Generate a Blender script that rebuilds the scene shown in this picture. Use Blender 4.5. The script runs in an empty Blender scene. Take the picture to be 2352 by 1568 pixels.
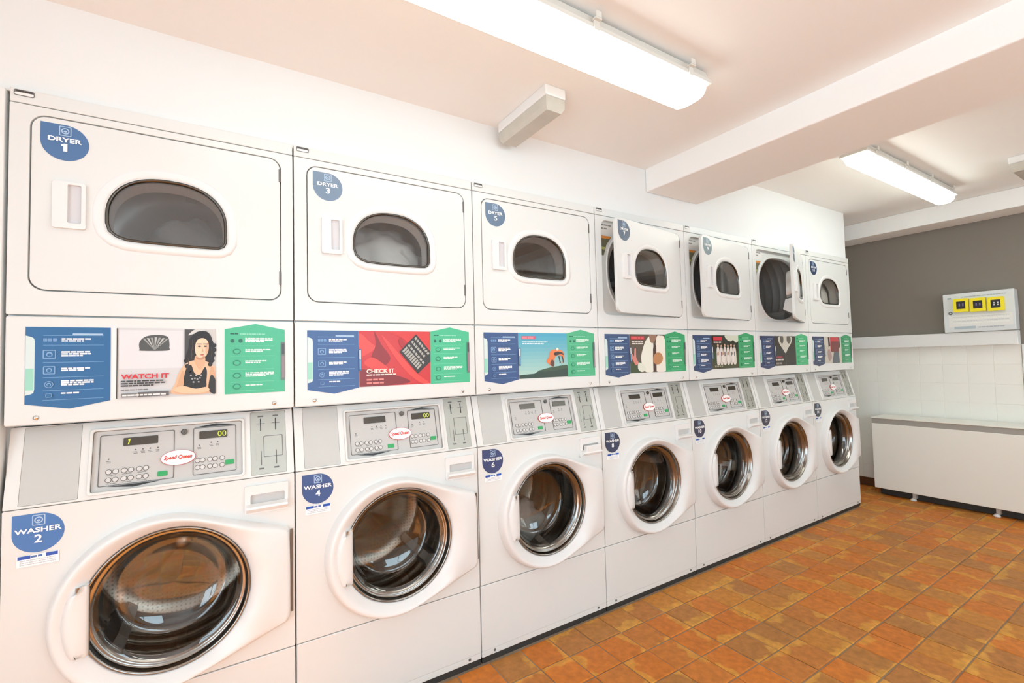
import bpy, bmesh, math, random
from mathutils import Vector, Matrix

# ------------------------------------------------------------------ camera, world, sun, exposure
SC = bpy.context.scene
COL = SC.collection
random.seed(4)
YAW, PITCH, ROLL, FPX = 0.5650, 0.0404, -0.0251, 1076.836
CAM = Vector((0.4591, -1.7151, 1.215))
fwd = Vector((math.sin(YAW) * math.cos(PITCH), math.cos(YAW) * math.cos(PITCH), math.sin(PITCH)))
rt = Vector((math.cos(YAW), -math.sin(YAW), 0))
up = rt.cross(fwd)
r2 = math.cos(ROLL) * rt + math.sin(ROLL) * up
u2 = -math.sin(ROLL) * rt + math.cos(ROLL) * up
cd = bpy.data.cameras.new('camera')
cd.sensor_width = 36.0
cd.lens = 36.0 * FPX / 2352.0
cd.clip_start = 0.02
cam = bpy.data.objects.new('camera', cd)
COL.objects.link(cam)
m3 = Matrix((r2, u2, -fwd)).transposed()
cam.matrix_world = Matrix.Translation(CAM) @ m3.to_4x4()
SC.camera = cam

wd = bpy.data.worlds.new('daylight')
SC.world = wd
wd.use_nodes = True
wd.node_tree.nodes['Background'].inputs[0].default_value = (0.78, 0.97, 1.10, 1)
wd.node_tree.nodes['Background'].inputs[1].default_value = 5.2

sd = bpy.data.lights.new('sun', 'SUN')
sd.energy = 16.0
sd.angle = 0.02
sd.color = (1.0, 0.96, 0.89)
sun = bpy.data.objects.new('sun', sd)
COL.objects.link(sun)
sun.location = (-4, -4, 5)
sun.rotation_euler = Vector((0.95, 0.575, -1.0)).to_track_quat('-Z', 'Y').to_euler()
TUBE = 5.1                                     # strength of the fluorescent diffusers
SC.view_settings.view_transform = 'Standard'
SC.view_settings.look = 'None'
SC.view_settings.gamma = 1.0
SC.view_settings.use_curve_mapping = False
SC.view_settings.exposure = 0.23
SC.cycles.max_bounces = 12
SC.cycles.diffuse_bounces = 8
SC.cycles.glossy_bounces = 5
SC.cycles.transparent_max_bounces = 12
SC.cycles.sample_clamp_indirect = 6.0
SC.cycles.caustics_reflective = False
SC.cycles.caustics_refractive = False
SC.cycles.blur_glossy = 0.5


# ------------------------------------------------------------------ materials
def srgb(r, g, b):
    f = lambda c: (c / 255 / 12.92) if c / 255 <= 0.04045 else ((c / 255 + 0.055) / 1.055) ** 2.4
    return (f(r), f(g), f(b), 1)


MATS = {}


def mat(name, col, rough=0.5, metal=0.0, spec=0.5, coat=0.0, emit=None, es=0.0, bump=0.0, bscale=200.0, vary=0.0, vscale=3.0):
    if name in MATS:
        return MATS[name]
    m = bpy.data.materials.new(name)
    m.use_nodes = True
    nt = m.node_tree
    b = nt.nodes['Principled BSDF']
    c = col if len(col) == 4 else (*col, 1)
    b.inputs['Base Color'].default_value = c
    b.inputs['Roughness'].default_value = rough
    b.inputs['Metallic'].default_value = metal
    b.inputs['Specular IOR Level'].default_value = spec
    b.inputs['Coat Weight'].default_value = coat
    b.inputs['Coat Roughness'].default_value = 0.08
    if emit:
        b.inputs['Emission Color'].default_value = (*emit[:3], 1)
        b.inputs['Emission Strength'].default_value = es
    if bump or vary:
        tc = nt.nodes.new('ShaderNodeTexCoord')
    if vary:
        n = nt.nodes.new('ShaderNodeTexNoise')
        n.inputs['Scale'].default_value = vscale
        n.inputs['Detail'].default_value = 5
        nt.links.new(tc.outputs['Object'], n.inputs['Vector'])
        mx = nt.nodes.new('ShaderNodeMix')
        mx.data_type = 'RGBA'
        mx.inputs[6].default_value = tuple(x * (1 - vary) for x in c[:3]) + (1,)
        mx.inputs[7].default_value = tuple(min(1, x * (1 + vary)) for x in c[:3]) + (1,)
        nt.links.new(n.outputs['Fac'], mx.inputs[0])
        nt.links.new(mx.outputs[2], b.inputs['Base Color'])
    if bump:
        n2 = nt.nodes.new('ShaderNodeTexNoise')
        n2.inputs['Scale'].default_value = bscale
        n2.inputs['Detail'].default_value = 3
        nt.links.new(tc.outputs['Object'], n2.inputs['Vector'])
        bp = nt.nodes.new('ShaderNodeBump')
        bp.inputs['Strength'].default_value = bump
        bp.inputs['Distance'].default_value = 0.002
        nt.links.new(n2.outputs['Fac'], bp.inputs['Height'])
        nt.links.new(bp.outputs['Normal'], b.inputs['Normal'])
    MATS[name] = m
    return m


def ink(r, g, b, rough=0.35):
    return mat('print_%d_%d_%d' % (r, g, b), srgb(r, g, b), rough)


def thin_glass(name, tint, refl=1.0):
    if name in MATS:
        return MATS[name]
    m = bpy.data.materials.new(name)
    m.use_nodes = True
    nt = m.node_tree
    nt.nodes.clear()
    out = nt.nodes.new('ShaderNodeOutputMaterial')
    tr = nt.nodes.new('ShaderNodeBsdfTransparent')
    tr.inputs[0].default_value = (*tint, 1)
    gl = nt.nodes.new('ShaderNodeBsdfGlossy')
    gl.inputs['Roughness'].default_value = 0.03
    gl.inputs[0].default_value = (1, 1, 1, 1)
    lw = nt.nodes.new('ShaderNodeLayerWeight')
    lw.inputs['Blend'].default_value = 0.5
    fr = nt.nodes.new('ShaderNodeMath')
    fr.operation = 'POWER'
    fr.inputs[1].default_value = 5.2
    nt.links.new(lw.outputs['Facing'], fr.inputs[0])
    mu = nt.nodes.new('ShaderNodeMath')
    mu.operation = 'MULTIPLY_ADD'
    mu.use_clamp = True
    mu.inputs[1].default_value = 0.9
    mu.inputs[2].default_value = 0.045 * refl
    mx = nt.nodes.new('ShaderNodeMixShader')
    nt.links.new(fr.outputs[0], mu.inputs[0])
    nt.links.new(mu.outputs[0], mx.inputs[0])
    nt.links.new(tr.outputs[0], mx.inputs[1])
    nt.links.new(gl.outputs[0], mx.inputs[2])
    nt.links.new(mx.outputs[0], out.inputs[0])
    MATS[name] = m
    return m


M_white = mat('white_enamel', (0.715, 0.73, 0.72), 0.3, spec=0.4, coat=0.06)
M_plastic = mat('white_plastic', (0.76, 0.765, 0.765), 0.32)
M_paint = mat('white_wall_paint', (0.77, 0.785, 0.78), 0.75, bump=0.15, bscale=40, vary=0.02, vscale=2.0)
M_ceil = mat('ceiling_paint', (0.86, 0.87, 0.86), 0.8, bump=0.1, bscale=30, vary=0.015, vscale=1.5)
M_grey = mat('grey_wall_paint', srgb(129, 122, 113), 0.7, bump=0.15, bscale=40, vary=0.05, vscale=1.2)
M_tilew = mat('white_glazed_tile', (0.86, 0.86, 0.81), 0.2, coat=0.3, vary=0.02, vscale=4)
M_groutw = mat('pale_grout', (0.82, 0.81, 0.76), 0.8)
M_skirt = mat('brown_skirting_tile', srgb(95, 60, 34), 0.45, vary=0.15, vscale=8)
M_dark = mat('dark_cavity', (0.012, 0.011, 0.010), 0.8)
M_gap = mat('dark_gap_shade', (0.03, 0.028, 0.026), 0.6)  # dark gaps, and the blocks that give shade under washers and heater
M_gasket = mat('grey_gasket', (0.13, 0.125, 0.12), 0.4)
M_chrome = mat('chrome', (0.62, 0.60, 0.58), 0.14, metal=1.0)
M_darkchrome = mat('smoked_metal', (0.11, 0.10, 0.09), 0.22, metal=1.0)
M_greyplate = mat('grey_plate', srgb(190, 192, 189), 0.35, vary=0.015, vscale=6)
M_panelgrey = mat('panel_grey', srgb(190, 190, 188), 0.35)
M_key = mat('key_grey', srgb(205, 205, 204), 0.4)
M_coin = mat('brushed_steel', (0.43, 0.44, 0.40), 0.42, metal=0.4, vary=0.06, vscale=20)
M_rimsteel = mat('door_rim_steel', (0.30, 0.28, 0.26), 0.2, metal=1.0)
M_black = mat('black_plastic', (0.012, 0.012, 0.013), 0.35)
M_lcd = mat('dark_display', (0.055, 0.048, 0.038), 0.15)
M_digit = mat('lit_digit', (0.3, 0.35, 0.02), 0.4, emit=(0.75, 0.85, 0.05), es=0.55)
M_green = mat('green_button', srgb(40, 160, 90), 0.35)
M_housing = mat('lamp_housing', (0.66, 0.65, 0.60), 0.45)
M_clear = mat('ribbed_clear_plastic', (0.52, 0.50, 0.44), 0.25, vary=0.10, vscale=18)
M_tube = mat('lit_diffuser', (0.9, 0.9, 0.88), 0.4, emit=(0.93, 1.0, 0.96), es=TUBE)
M_tube2 = mat('lit_diffuser_boosted', (0.9, 0.9, 0.88), 0.4, emit=(0.93, 1.0, 0.92), es=TUBE * 2.0)  # same kind of lamp, strength doubled to lift the dim far bay
M_glass = thin_glass('smoked_door_glass', (0.74, 0.70, 0.66), 2.0)
M_glassd = thin_glass('dryer_window_glass', (0.90, 0.89, 0.88), 1.3)
M_winglass = thin_glass('clear_window_glass', (0.95, 0.96, 0.96), 1.0)
M_yellow = mat('yellow_plastic', srgb(240, 225, 20), 0.4)
M_boxgrey = mat('pale_steel_box', srgb(214, 220, 222), 0.35)
M_foot = mat('metal_foot', (0.45, 0.44, 0.42), 0.5)
M_heater = mat('cream_enamel', (0.86, 0.86, 0.80), 0.4)
M_vent = mat('grey_grille', (0.36, 0.345, 0.31), 0.5)
M_clothd = mat('dark_cloth', (0.13, 0.125, 0.125), 0.95, bump=0.5, bscale=90, vary=0.3, vscale=6)
M_clothp = mat('pale_grey_cloth', (0.62, 0.63, 0.62), 0.8, bump=0.4, bscale=60, vary=0.25, vscale=5)
M_clothw = mat('white_cloth', (0.72, 0.71, 0.66), 0.95, bump=0.5, bscale=90, vary=0.06, vscale=6)
M_clothb = mat('grey_blue_cloth', (0.42, 0.45, 0.46), 0.95, bump=0.5, bscale=90, vary=0.3, vscale=9)
M_frame = mat('shop_window_frame', (0.55, 0.54, 0.52), 0.4)


def drum_material():
    m = mat('steel_drum', (0.42, 0.385, 0.35), 0.27, metal=1.0)
    nt = m.node_tree
    b = nt.nodes['Principled BSDF']
    tc = nt.nodes.new('ShaderNodeTexCoord')
    v = nt.nodes.new('ShaderNodeTexVoronoi')
    v.inputs['Scale'].default_value = 70
    v.inputs['Randomness'].default_value = 0.0
    nt.links.new(tc.outputs['Object'], v.inputs['Vector'])
    r = nt.nodes.new('ShaderNodeValToRGB')
    r.color_ramp.elements[0].position = 0.18
    r.color_ramp.elements[0].color = (0.24, 0.22, 0.20, 1)
    r.color_ramp.elements[1].position = 0.24
    r.color_ramp.elements[1].color = (0.42, 0.385, 0.35, 1)
    nt.links.new(v.outputs['Distance'], r.inputs[0])
    nt.links.new(r.outputs[0], b.inputs['Base Color'])
    return m


M_drum = drum_material()
M_ddrum = mat('dryer_drum_steel', (0.52, 0.50, 0.48), 0.38, metal=0.5, vary=0.06, vscale=10)


def floor_tile_material(single=True):
    m = bpy.data.materials.new('terracotta_tile' if single else 'terracotta_tiling')
    m.use_nodes = True
    nt = m.node_tree
    L = nt.links.new
    b = nt.nodes['Principled BSDF']
    b.inputs['Roughness'].default_value = 0.5
    b.inputs['Specular IOR Level'].default_value = 0.25
    tc = nt.nodes.new('ShaderNodeTexCoord')
    oi = nt.nodes.new('ShaderNodeObjectInfo' if single else 'ShaderNodeNewGeometry')
    RND = oi.outputs['Random' if single else 'Random Per Island']
    sh = nt.nodes.new('ShaderNodeVectorMath')
    sh.operation = 'SCALE'
    sh.inputs[0].default_value = (31, 17, 9)
    L(RND, sh.inputs['Scale'])
    ad = nt.nodes.new('ShaderNodeVectorMath')
    L(tc.outputs['Object'], ad.inputs[0])
    L(sh.outputs[0], ad.inputs[1])
    n1 = nt.nodes.new('ShaderNodeTexNoise')
    n1.inputs['Scale'].default_value = 9
    n1.inputs['Detail'].default_value = 4
    L(ad.outputs[0], n1.inputs['Vector'])
    # base colour from the tile's own random
    r1 = nt.nodes.new('ShaderNodeValToRGB')
    e = r1.color_ramp.elements
    e[0].position, e[0].color = 0.0, (0.54, 0.165, 0.024, 1)
    e[1].position, e[1].color = 1.0, (0.56, 0.22, 0.032, 1)
    q = r1.color_ramp.elements.new(0.35)
    q.color = (0.60, 0.185, 0.026, 1)
    q = r1.color_ramp.elements.new(0.7)
    q.color = (0.41, 0.172, 0.044, 1)
    L(RND, r1.inputs[0])
    # ochre flashing towards one edge of each tile
    sep = nt.nodes.new('ShaderNodeSeparateXYZ')
    L(tc.outputs['UV'], sep.inputs[0])
    pk = nt.nodes.new('ShaderNodeMath')
    pk.operation = 'GREATER_THAN'
    fr = nt.nodes.new('ShaderNodeMath')
    fr.operation = 'MULTIPLY'
    fr.inputs[1].default_value = 7.31
    L(RND, fr.inputs[0])
    fc = nt.nodes.new('ShaderNodeMath')
    fc.operation = 'FRACT'
    L(fr.outputs[0], fc.inputs[0])
    L(fc.outputs[0], pk.inputs[0])
    pk.inputs[1].default_value = 0.45
    mixc = nt.nodes.new('ShaderNodeMix')
    L(pk.outputs[0], mixc.inputs[0])
    L(sep.outputs['X'], mixc.inputs[2])
    L(sep.outputs['Y'], mixc.inputs[3])
    s1 = nt.nodes.new('ShaderNodeMath')
    s1.operation = 'MULTIPLY_ADD'
    s1.inputs[1].default_value = 6.2
    s1.inputs[2].default_value = 0.0
    L(mixc.outputs[0], s1.inputs[0])
    s2 = nt.nodes.new('ShaderNodeMath')
    s2.operation = 'MULTIPLY_ADD'
    s2.inputs[1].default_value = 1.3
    L(n1.outputs['Fac'], s2.inputs[0])
    L(s1.outputs[0], s2.inputs[2])
    r2_ = nt.nodes.new('ShaderNodeValToRGB')
    r2_.color_ramp.elements[0].position = 0.93
    r2_.color_ramp.elements[0].color = (0, 0, 0, 1)
    r2_.color_ramp.elements[1].position = 1.0
    r2_.color_ramp.elements[1].color = (1, 1, 1, 1)
    L(s2.outputs[0], r2_.inputs[0])
    mx = nt.nodes.new('ShaderNodeMix')
    mx.data_type = 'RGBA'
    fm = nt.nodes.new('ShaderNodeMath')
    fm.operation = 'MULTIPLY'
    fm.inputs[1].default_value = 0.6
    L(r2_.outputs[0], fm.inputs[0])
    L(fm.outputs[0], mx.inputs[0])
    L(r1.outputs[0], mx.inputs[6])
    mx.inputs[7].default_value = (0.68, 0.34, 0.055, 1)
    # fine mottling
    n3 = nt.nodes.new('ShaderNodeTexNoise')
    n3.inputs['Scale'].default_value = 38
    n3.inputs['Detail'].default_value = 6
    L(ad.outputs[0], n3.inputs['Vector'])
    r3 = nt.nodes.new('ShaderNodeValToRGB')
    r3.color_ramp.elements[0].position = 0.3
    r3.color_ramp.elements[0].color = (0.78, 0.78, 0.78, 1)
    r3.color_ramp.elements[1].position = 0.7
    r3.color_ramp.elements[1].color = (1.12, 1.12, 1.12, 1)
    L(n3.outputs['Fac'], r3.inputs[0])
    mm = nt.nodes.new('ShaderNodeMix')
    mm.data_type = 'RGBA'
    mm.blend_type = 'MULTIPLY'
    mm.inputs[0].default_value = 1.0
    L(mx.outputs[2], mm.inputs[6])
    L(r3.outputs[0], mm.inputs[7])
    L(mm.outputs[2], b.inputs['Base Color'])
    bp = nt.nodes.new('ShaderNodeBump')
    bp.inputs['Strength'].default_value = 0.35
    bp.inputs['Distance'].default_value = 0.003
    L(n1.outputs['Fac'], bp.inputs['Height'])
    L(bp.outputs['Normal'], b.inputs['Normal'])
    return m


M_terra, M_terra2 = floor_tile_material(), floor_tile_material(False)
M_grout = mat('floor_grout', (0.27, 0.20, 0.14), 0.85, vary=0.3, vscale=12)


# ------------------------------------------------------------------ mesh helpers
def mesh_from(name, verts, faces, mats, idx=None, smooth=False):
    me = bpy.data.meshes.new(name)
    me.from_pydata([tuple(v) for v in verts], [], faces)
    for m in mats:
        me.materials.append(m)
    if idx:
        for p, k in zip(me.polygons, idx):
            p.material_index = k
    if smooth:
        for p in me.polygons:
            p.use_smooth = True
    me.update()
    return me


class B:
    """collects boxes, plates, lathes and bars into one mesh"""

    def __init__(s):
        s.v, s.f, s.m, s.sm, s.mats = [], [], [], [], []

    def mi(s, m):
        if m not in s.mats:
            s.mats.append(m)
        return s.mats.index(m)

    def add(s, verts, faces, m, smooth=False):
        o = len(s.v)
        k = s.mi(m)
        s.v += [tuple(v) for v in verts]
        for f in faces:
            s.f.append([i + o for i in f])
            s.m.append(k)
            s.sm.append(smooth)
        return s

    def box(s, x0, x1, y0, y1, z0, z1, m):
        vs = [(x, y, z) for x in (x0, x1) for y in (y0, y1) for z in (z0, z1)]
        fs = [(0, 1, 3, 2), (4, 6, 7, 5), (0, 4, 5, 1), (2, 3, 7, 6), (0, 2, 6, 4), (1, 5, 7, 3)]
        return s.add(vs, fs, m)

    def plate(s, outer, holes, y0, y1, m, fn=None, side_m=None):
        """flat plate in the xz plane between depth y0 (front) and y1, outline + holes"""
        bm = bmesh.new()
        loops = []
        for lp in [outer] + list(holes):
            vs = [bm.verts.new((p[0], 0, p[1])) for p in lp]
            for a, b in zip(vs, vs[1:] + vs[:1]):
                bm.edges.new((a, b))
            loops.append(vs)
        bm.verts.index_update()
        if holes:
            bmesh.ops.triangle_fill(bm, use_beauty=True, use_dissolve=False, edges=bm.edges[:], normal=(0, -1, 0))
        else:
            bm.faces.new(loops[0])
        bm.verts.index_update()
        base = [(v.co.x, v.co.z) for v in bm.verts]
        faces = [[v.index for v in f.verts] for f in bm.faces]
        li = [[v.index for v in lp] for lp in loops]
        bm.free()
        n = len(base)
        fn = fn or (lambda x, z, y: (x, y, z))
        vs = [fn(x, z, y0) for x, z in base] + [fn(x, z, y1) for x, z in base]
        fs = [f for f in faces] + [[i + n for i in reversed(f)] for f in faces]
        s.add(vs, fs, m)
        fs2 = []
        for lp in li:
            for a, b in zip(lp, lp[1:] + lp[:1]):
                fs2.append([a, b, b + n, a + n])
        o = len(s.v) - len(vs)
        k = s.mi(side_m or m)
        for f in fs2:
            s.f.append([i + o for i in f])
            s.m.append(k)
            s.sm.append(False)
        return s

    def loft(s, loops, m, smooth=True, close=True, cap=False):
        """loops: list of equal-length closed loops of 3D points"""
        n = len(loops[0])
        vs = [p for lp in loops for p in lp]
        fs = []
        for k in range(len(loops) - 1):
            for i in range(n if close else n - 1):
                j = (i + 1) % n
                fs.append([k * n + i, k * n + j, (k + 1) * n + j, (k + 1) * n + i])
        if cap:
            fs.append([(len(loops) - 1) * n + i for i in range(n)])
        return s.add(vs, fs, m, smooth)

    def lathe(s, cx, cz, prof, m, n=64, cap=False, smooth=True):
        """profile of (radius, y) about an axis along y"""
        lps = [[(cx + r * math.cos(2 * math.pi * i / n), y, cz + r * math.sin(2 * math.pi * i / n)) for i in range(n)] for r, y in prof]
        return s.loft(lps, m, smooth, True, cap)

    def tube(s, pts, r, m, n=8):
        lps = []
        P = [Vector(p) for p in pts]
        for k, p in enumerate(P):
            d = (P[min(k + 1, len(P) - 1)] - P[max(k - 1, 0)]).normalized()
            a = d.cross(Vector((0, 0, 1)) if abs(d.z) < 0.9 else Vector((1, 0, 0))).normalized()
            b = d.cross(a)
            lps.append([tuple(p + r * (math.cos(2 * math.pi * i / n) * a + math.sin(2 * math.pi * i / n) * b)) for i in range(n)])
        s.loft(lps, m, True)
        o = len(s.v) - n * len(P)
        k = s.mi(m)
        for lp in (list(range(n)), [len(P) * n - n + i for i in range(n)]):
            s.f.append([o + i for i in lp])
            s.m.append(k)
            s.sm.append(False)
        return s

    def mesh(s, name):
        me = bpy.data.meshes.new(name)
        me.from_pydata(s.v, [], s.f)
        for m in s.mats:
            me.materials.append(m)
        me.polygons.foreach_set('material_index', s.m)
        me.polygons.foreach_set('use_smooth', s.sm)
        me.update()
        bm = bmesh.new()
        bm.from_mesh(me)
        bmesh.ops.recalc_face_normals(bm, faces=bm.faces[:])
        bm.to_mesh(me)
        bm.free()
        return me


def obj(name, data, parent=None, loc=(0, 0, 0), bevel=0.0, seg=2):
    if isinstance(data, B):
        data = data.mesh(name)
    o = bpy.data.objects.new(name, data)
    COL.objects.link(o)
    o.location = loc
    if parent:
        o.parent = parent
    if bevel:
        md = o.modifiers.new('bevel', 'BEVEL')
        md.width = bevel
        md.segments = seg
        md.limit_method = 'ANGLE'
        md.angle_limit = math.radians(40)
    return o


def tag(o, label=None, cat=None, group=None, kind=None):
    if label:
        o['label'] = label
    if cat:
        o['category'] = cat
    if group:
        o['group'] = group
    if kind:
        o['kind'] = kind
    return o


def thing(name, label, cat, loc, group=None):
    o = bpy.data.objects.new(name, None)
    COL.objects.link(o)
    o.empty_display_size = 0.1
    o.location = loc
    return tag(o, label, cat, group)


def struct(name, data, bevel=0.0, parent=None, label=None):
    o = obj(name, data, parent, bevel=bevel)
    o['kind'] = 'structure'
    if label:
        o['label'] = label
    return o


def rrect(x0, x1, z0, z1, r, n=6):
    pts = []
    for cx, cz, a0 in ((x1 - r, z1 - r, 0), (x0 + r, z1 - r, 90), (x0 + r, z0 + r, 180), (x1 - r, z0 + r, 270)):
        for k in range(n + 1):
            a = math.radians(a0 + 90 * k / n)
            pts.append((cx + r * math.cos(a), cz + r * math.sin(a)))
    return pts


def circ(cx, cz, r, n=48, rz=None):
    rz = rz or r
    return [(cx + r * math.cos(2 * math.pi * i / n), cz + rz * math.sin(2 * math.pi * i / n)) for i in range(n)]


def superell(cx, cz, a, b, p=2.6, n=56):
    out = []
    for i in range(n):
        t = 2 * math.pi * i / n
        c, s_ = math.cos(t), math.sin(t)
        out.append((cx + a * math.copysign(abs(c) ** (2 / p), c), cz + b * math.copysign(abs(s_) ** (2 / p), s_)))
    return out


def spline(pts, n=6):
    """closed Catmull-Rom through 2D points"""
    out = []
    N = len(pts)
    for i in range(N):
        p0, p1, p2, p3 = pts[i - 1], pts[i], pts[(i + 1) % N], pts[(i + 2) % N]
        for k in range(n):
            t = k / n
            out.append(tuple(0.5 * (2 * p1[d] + (p2[d] - p0[d]) * t + (2 * p0[d] - 5 * p1[d] + 4 * p2[d] - p3[d]) * t * t + (3 * p1[d] - p0[d] - 3 * p2[d] + p3[d]) * t ** 3) for d in (0, 1)))
    return out


def offset_loop(pts, d):
    """outward offset of a closed CCW loop"""
    out = []
    N = len(pts)
    for i in range(N):
        a, b = Vector(pts[i - 1]), Vector(pts[(i + 1) % N])
        t = (b - a).normalized()
        out.append((pts[i][0] + d * t.y, pts[i][1] - d * t.x))
    return out


# ------------------------------------------------------------------ flat print (stickers, posters)
TXT = {}


def text_mesh(s, bold=0.0):
    key = (s, bold)
    if key in TXT:
        return TXT[key]
    c = bpy.data.curves.new('txt', 'FONT')
    c.body = s
    c.size = 1.0
    c.offset = bold
    c.resolution_u = 3
    o = bpy.data.objects.new('txt', c)
    COL.objects.link(o)
    dg = bpy.context.evaluated_depsgraph_get()
    me = o.evaluated_get(dg).to_mesh()
    vs = [(v.co.x, v.co.y) for v in me.vertices]
    fs = [list(p.vertices) for p in me.polygons]
    o.evaluated_get(dg).to_mesh_clear()
    bpy.data.objects.remove(o)
    bpy.data.curves.remove(c)
    x0 = min(v[0] for v in vs)
    x1 = max(v[0] for v in vs)
    y0 = min(v[1] for v in vs)
    y1 = max(v[1] for v in vs)
    TXT[key] = ([((x - x0) / (x1 - x0), (y - y0) / (y1 - y0)) for x, y in vs], fs)
    return TXT[key]


class Art:
    """layered flat print; coordinates (x, z), layers rise towards the viewer"""

    def __init__(s, fn, step=0.00025):
        s.b, s.fn, s.step, s.l = B(), fn, step, 0

    def poly(s, pts, m, lift=1):
        s.l += lift
        s.b.add([s.fn(x, z, -s.step * s.l) for x, z in pts], [list(range(len(pts)))], m)
        return s

    def rect(s, x0, x1, z0, z1, m, lift=1):
        return s.poly([(x0, z0), (x1, z0), (x1, z1), (x0, z1)], m, lift)

    def text(s, string, x0, x1, z0, z1, m, bold=0.02, shear=0.0, lift=1, rot=0.0):
        s.l += lift
        vs, fs = text_mesh(string, bold)
        cx, cz = (x0 + x1) / 2, (z0 + z1) / 2
        out = []
        for a, b in vs:
            x = x0 + a * (x1 - x0) + shear * b * (z1 - z0)
            z = z0 + b * (z1 - z0)
            if rot:
                dx, dz = x - cx, z - cz
                x, z = cx + dx * math.cos(rot) - dz * math.sin(rot), cz + dx * math.sin(rot) + dz * math.cos(rot)
            out.append(s.fn(x, z, -s.step * s.l))
        s.b.add(out, fs, m)
        return s

    def words(s, x0, x1, z, h, m, rnd, lift=1):
        """a line too small to read: a row of short word strokes"""
        s.l += lift
        x = x0
        while x < x1 - h:
            w = min(h * rnd.uniform(1.2, 4.2), x1 - x)
            s.b.add([s.fn(a, c, -s.step * s.l) for a, c in ((x, z), (x + w, z), (x + w, z + h), (x, z + h))], [[0, 1, 2, 3]], m)
            x += w + h * 0.45
        return s

    def mesh(s, name):
        me = bpy.data.meshes.new(name)
        me.from_pydata(s.b.v, [], s.b.f)
        for m in s.b.mats:
            me.materials.append(m)
        me.polygons.foreach_set('material_index', s.b.m)
        me.update()
        return me


FLAT = lambda x, z, y: (x, y, z)

# ------------------------------------------------------------------ room
W = 0.683
CE1, CE2 = 2.24, 2.345
XL, XF, YF, YB = -0.95, 5.50, -3.60, 0.75

bf = B()
bf.box(XL - 0.1, XF + 0.1, YF - 0.1, YB + 0.1, -0.12, -0.004, M_grout)
floor = struct('floor', bf, label='grouted bed under the terracotta tiles')

# terracotta tiles, each one laid as its own piece where the photograph shows them
PX, PY = 0.1457, 0.1520
X0T, Y0T = 1.397 - 10 * PX, -0.006


def tile_mesh(sx, sy, gap=0.0026, c=0.004):
    hx, hy = sx / 2 - gap, sy / 2 - gap
    vs = [(-hx, -hy, -0.012), (hx, -hy, -0.012), (hx, hy, -0.012), (-hx, hy, -0.012),
          (-hx, -hy, -0.0022), (hx, -hy, -0.0022), (hx, hy, -0.0022), (-hx, hy, -0.0022),
          (-hx + c, -hy + c, 0), (hx - c, -hy + c, 0), (hx - c, hy - c, 0), (-hx + c, hy - c, 0)]
    fs = [(8, 9, 10, 11)]
    for i in range(4):
        j = (i + 1) % 4
        fs += [(i, j, j + 4, i + 4), (i + 4, j + 4, j + 8, i + 8)]
    return vs, fs


tv, tf = tile_mesh(PX, PY)


def local_uv(me, org):
    uv = me.uv_layers.new(name='local').data
    for lp in me.loops:
        x, y = org[lp.vertex_index]
        uv[lp.index].uv = (x, y)


tile_me = mesh_from('floor_tile', tv, tf, [M_terra])
local_uv(tile_me, [(a, b) for a, b, c in tv])
rest = B()
cam_inv = cam.matrix_world.inverted()
cells = []
for i in range(-10, 38):
    for j in range(-24, 6):
        x = X0T + (i + 0.5) * PX
        y = Y0T + (j + 0.5) * PY
        if x < XL - 0.05 or x > XF + 0.05 or y < YF or y > YB:
            continue
        p = cam_inv @ Vector((x, y, 0))
        vis = False
        if p.z < -0.1:
            u = 1176 + FPX * p.x / -p.z
            v = 784 - FPX * p.y / -p.z
            vis = -60 < u < 2420 and v < 1640 and y < 0.32 and not (x < 4.78 and y > 0.07)
        if x < 4.78 and y > 0.0:
            continue
        cells.append((0 if vis else 1, p.length, x, y))
cells.sort()
nt_ = 0
for hid, d, x, y in cells:
    dz = random.uniform(-0.0012, 0.0008)
    if not hid and nt_ < 295:
        o = obj('tile', tile_me, floor, (x, y, dz))
        o.rotation_euler = (random.uniform(-0.006, 0.006), random.uniform(-0.006, 0.006), random.choice((0, math.pi)) + random.uniform(-0.008, 0.008))
        nt_ += 1
    else:
        rest.add([(a + x, b + y, c + dz) for a, b, c in tv], tf, M_terra2)
rest_me = rest.mesh('tiling')
local_uv(rest_me, [(a, b) for a, b, c in tv] * (len(rest.v) // len(tv)))
o = obj('tiling', rest_me, floor)
o['kind'] = 'stuff'

# wall above the machines, returning into the alcove at its right end
bw = B()
bw.box(XL, 4.79, 0.02, 0.12, 1.965, CE2 + 0.02, M_paint)
bw.box(4.70, 4.79, 0.12, YB, 1.970, CE2 + 0.02, M_paint)
bw.box(XL - 0.1, XF + 0.1, YB, YB + 0.1, 0.0, CE2 + 0.02, M_paint)
struct('wall_back', bw)
# slim white filler beside the first machine
bt = B()
bt.box(-0.30, -0.006, 0.001, 0.06, 0.0, 1.965, M_paint)
struct('trim_1', bt, 0.004)
bl = B()
hole_l = (-3.30, -1.25, 0.03, 2.06)                # glazed door added out of view to bring daylight from the left
yzx = lambda y, z, x: (x, y, z)
bl.plate([(YF, 0), (YB, 0), (YB, CE2 + 0.02), (YF, CE2 + 0.02)], [[(hole_l[0], hole_l[2]), (hole_l[1], hole_l[2]), (hole_l[1], hole_l[3]), (hole_l[0], hole_l[3])]], XL - 0.1, XL, M_paint, yzx)
struct('wall_left', bl)
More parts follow.
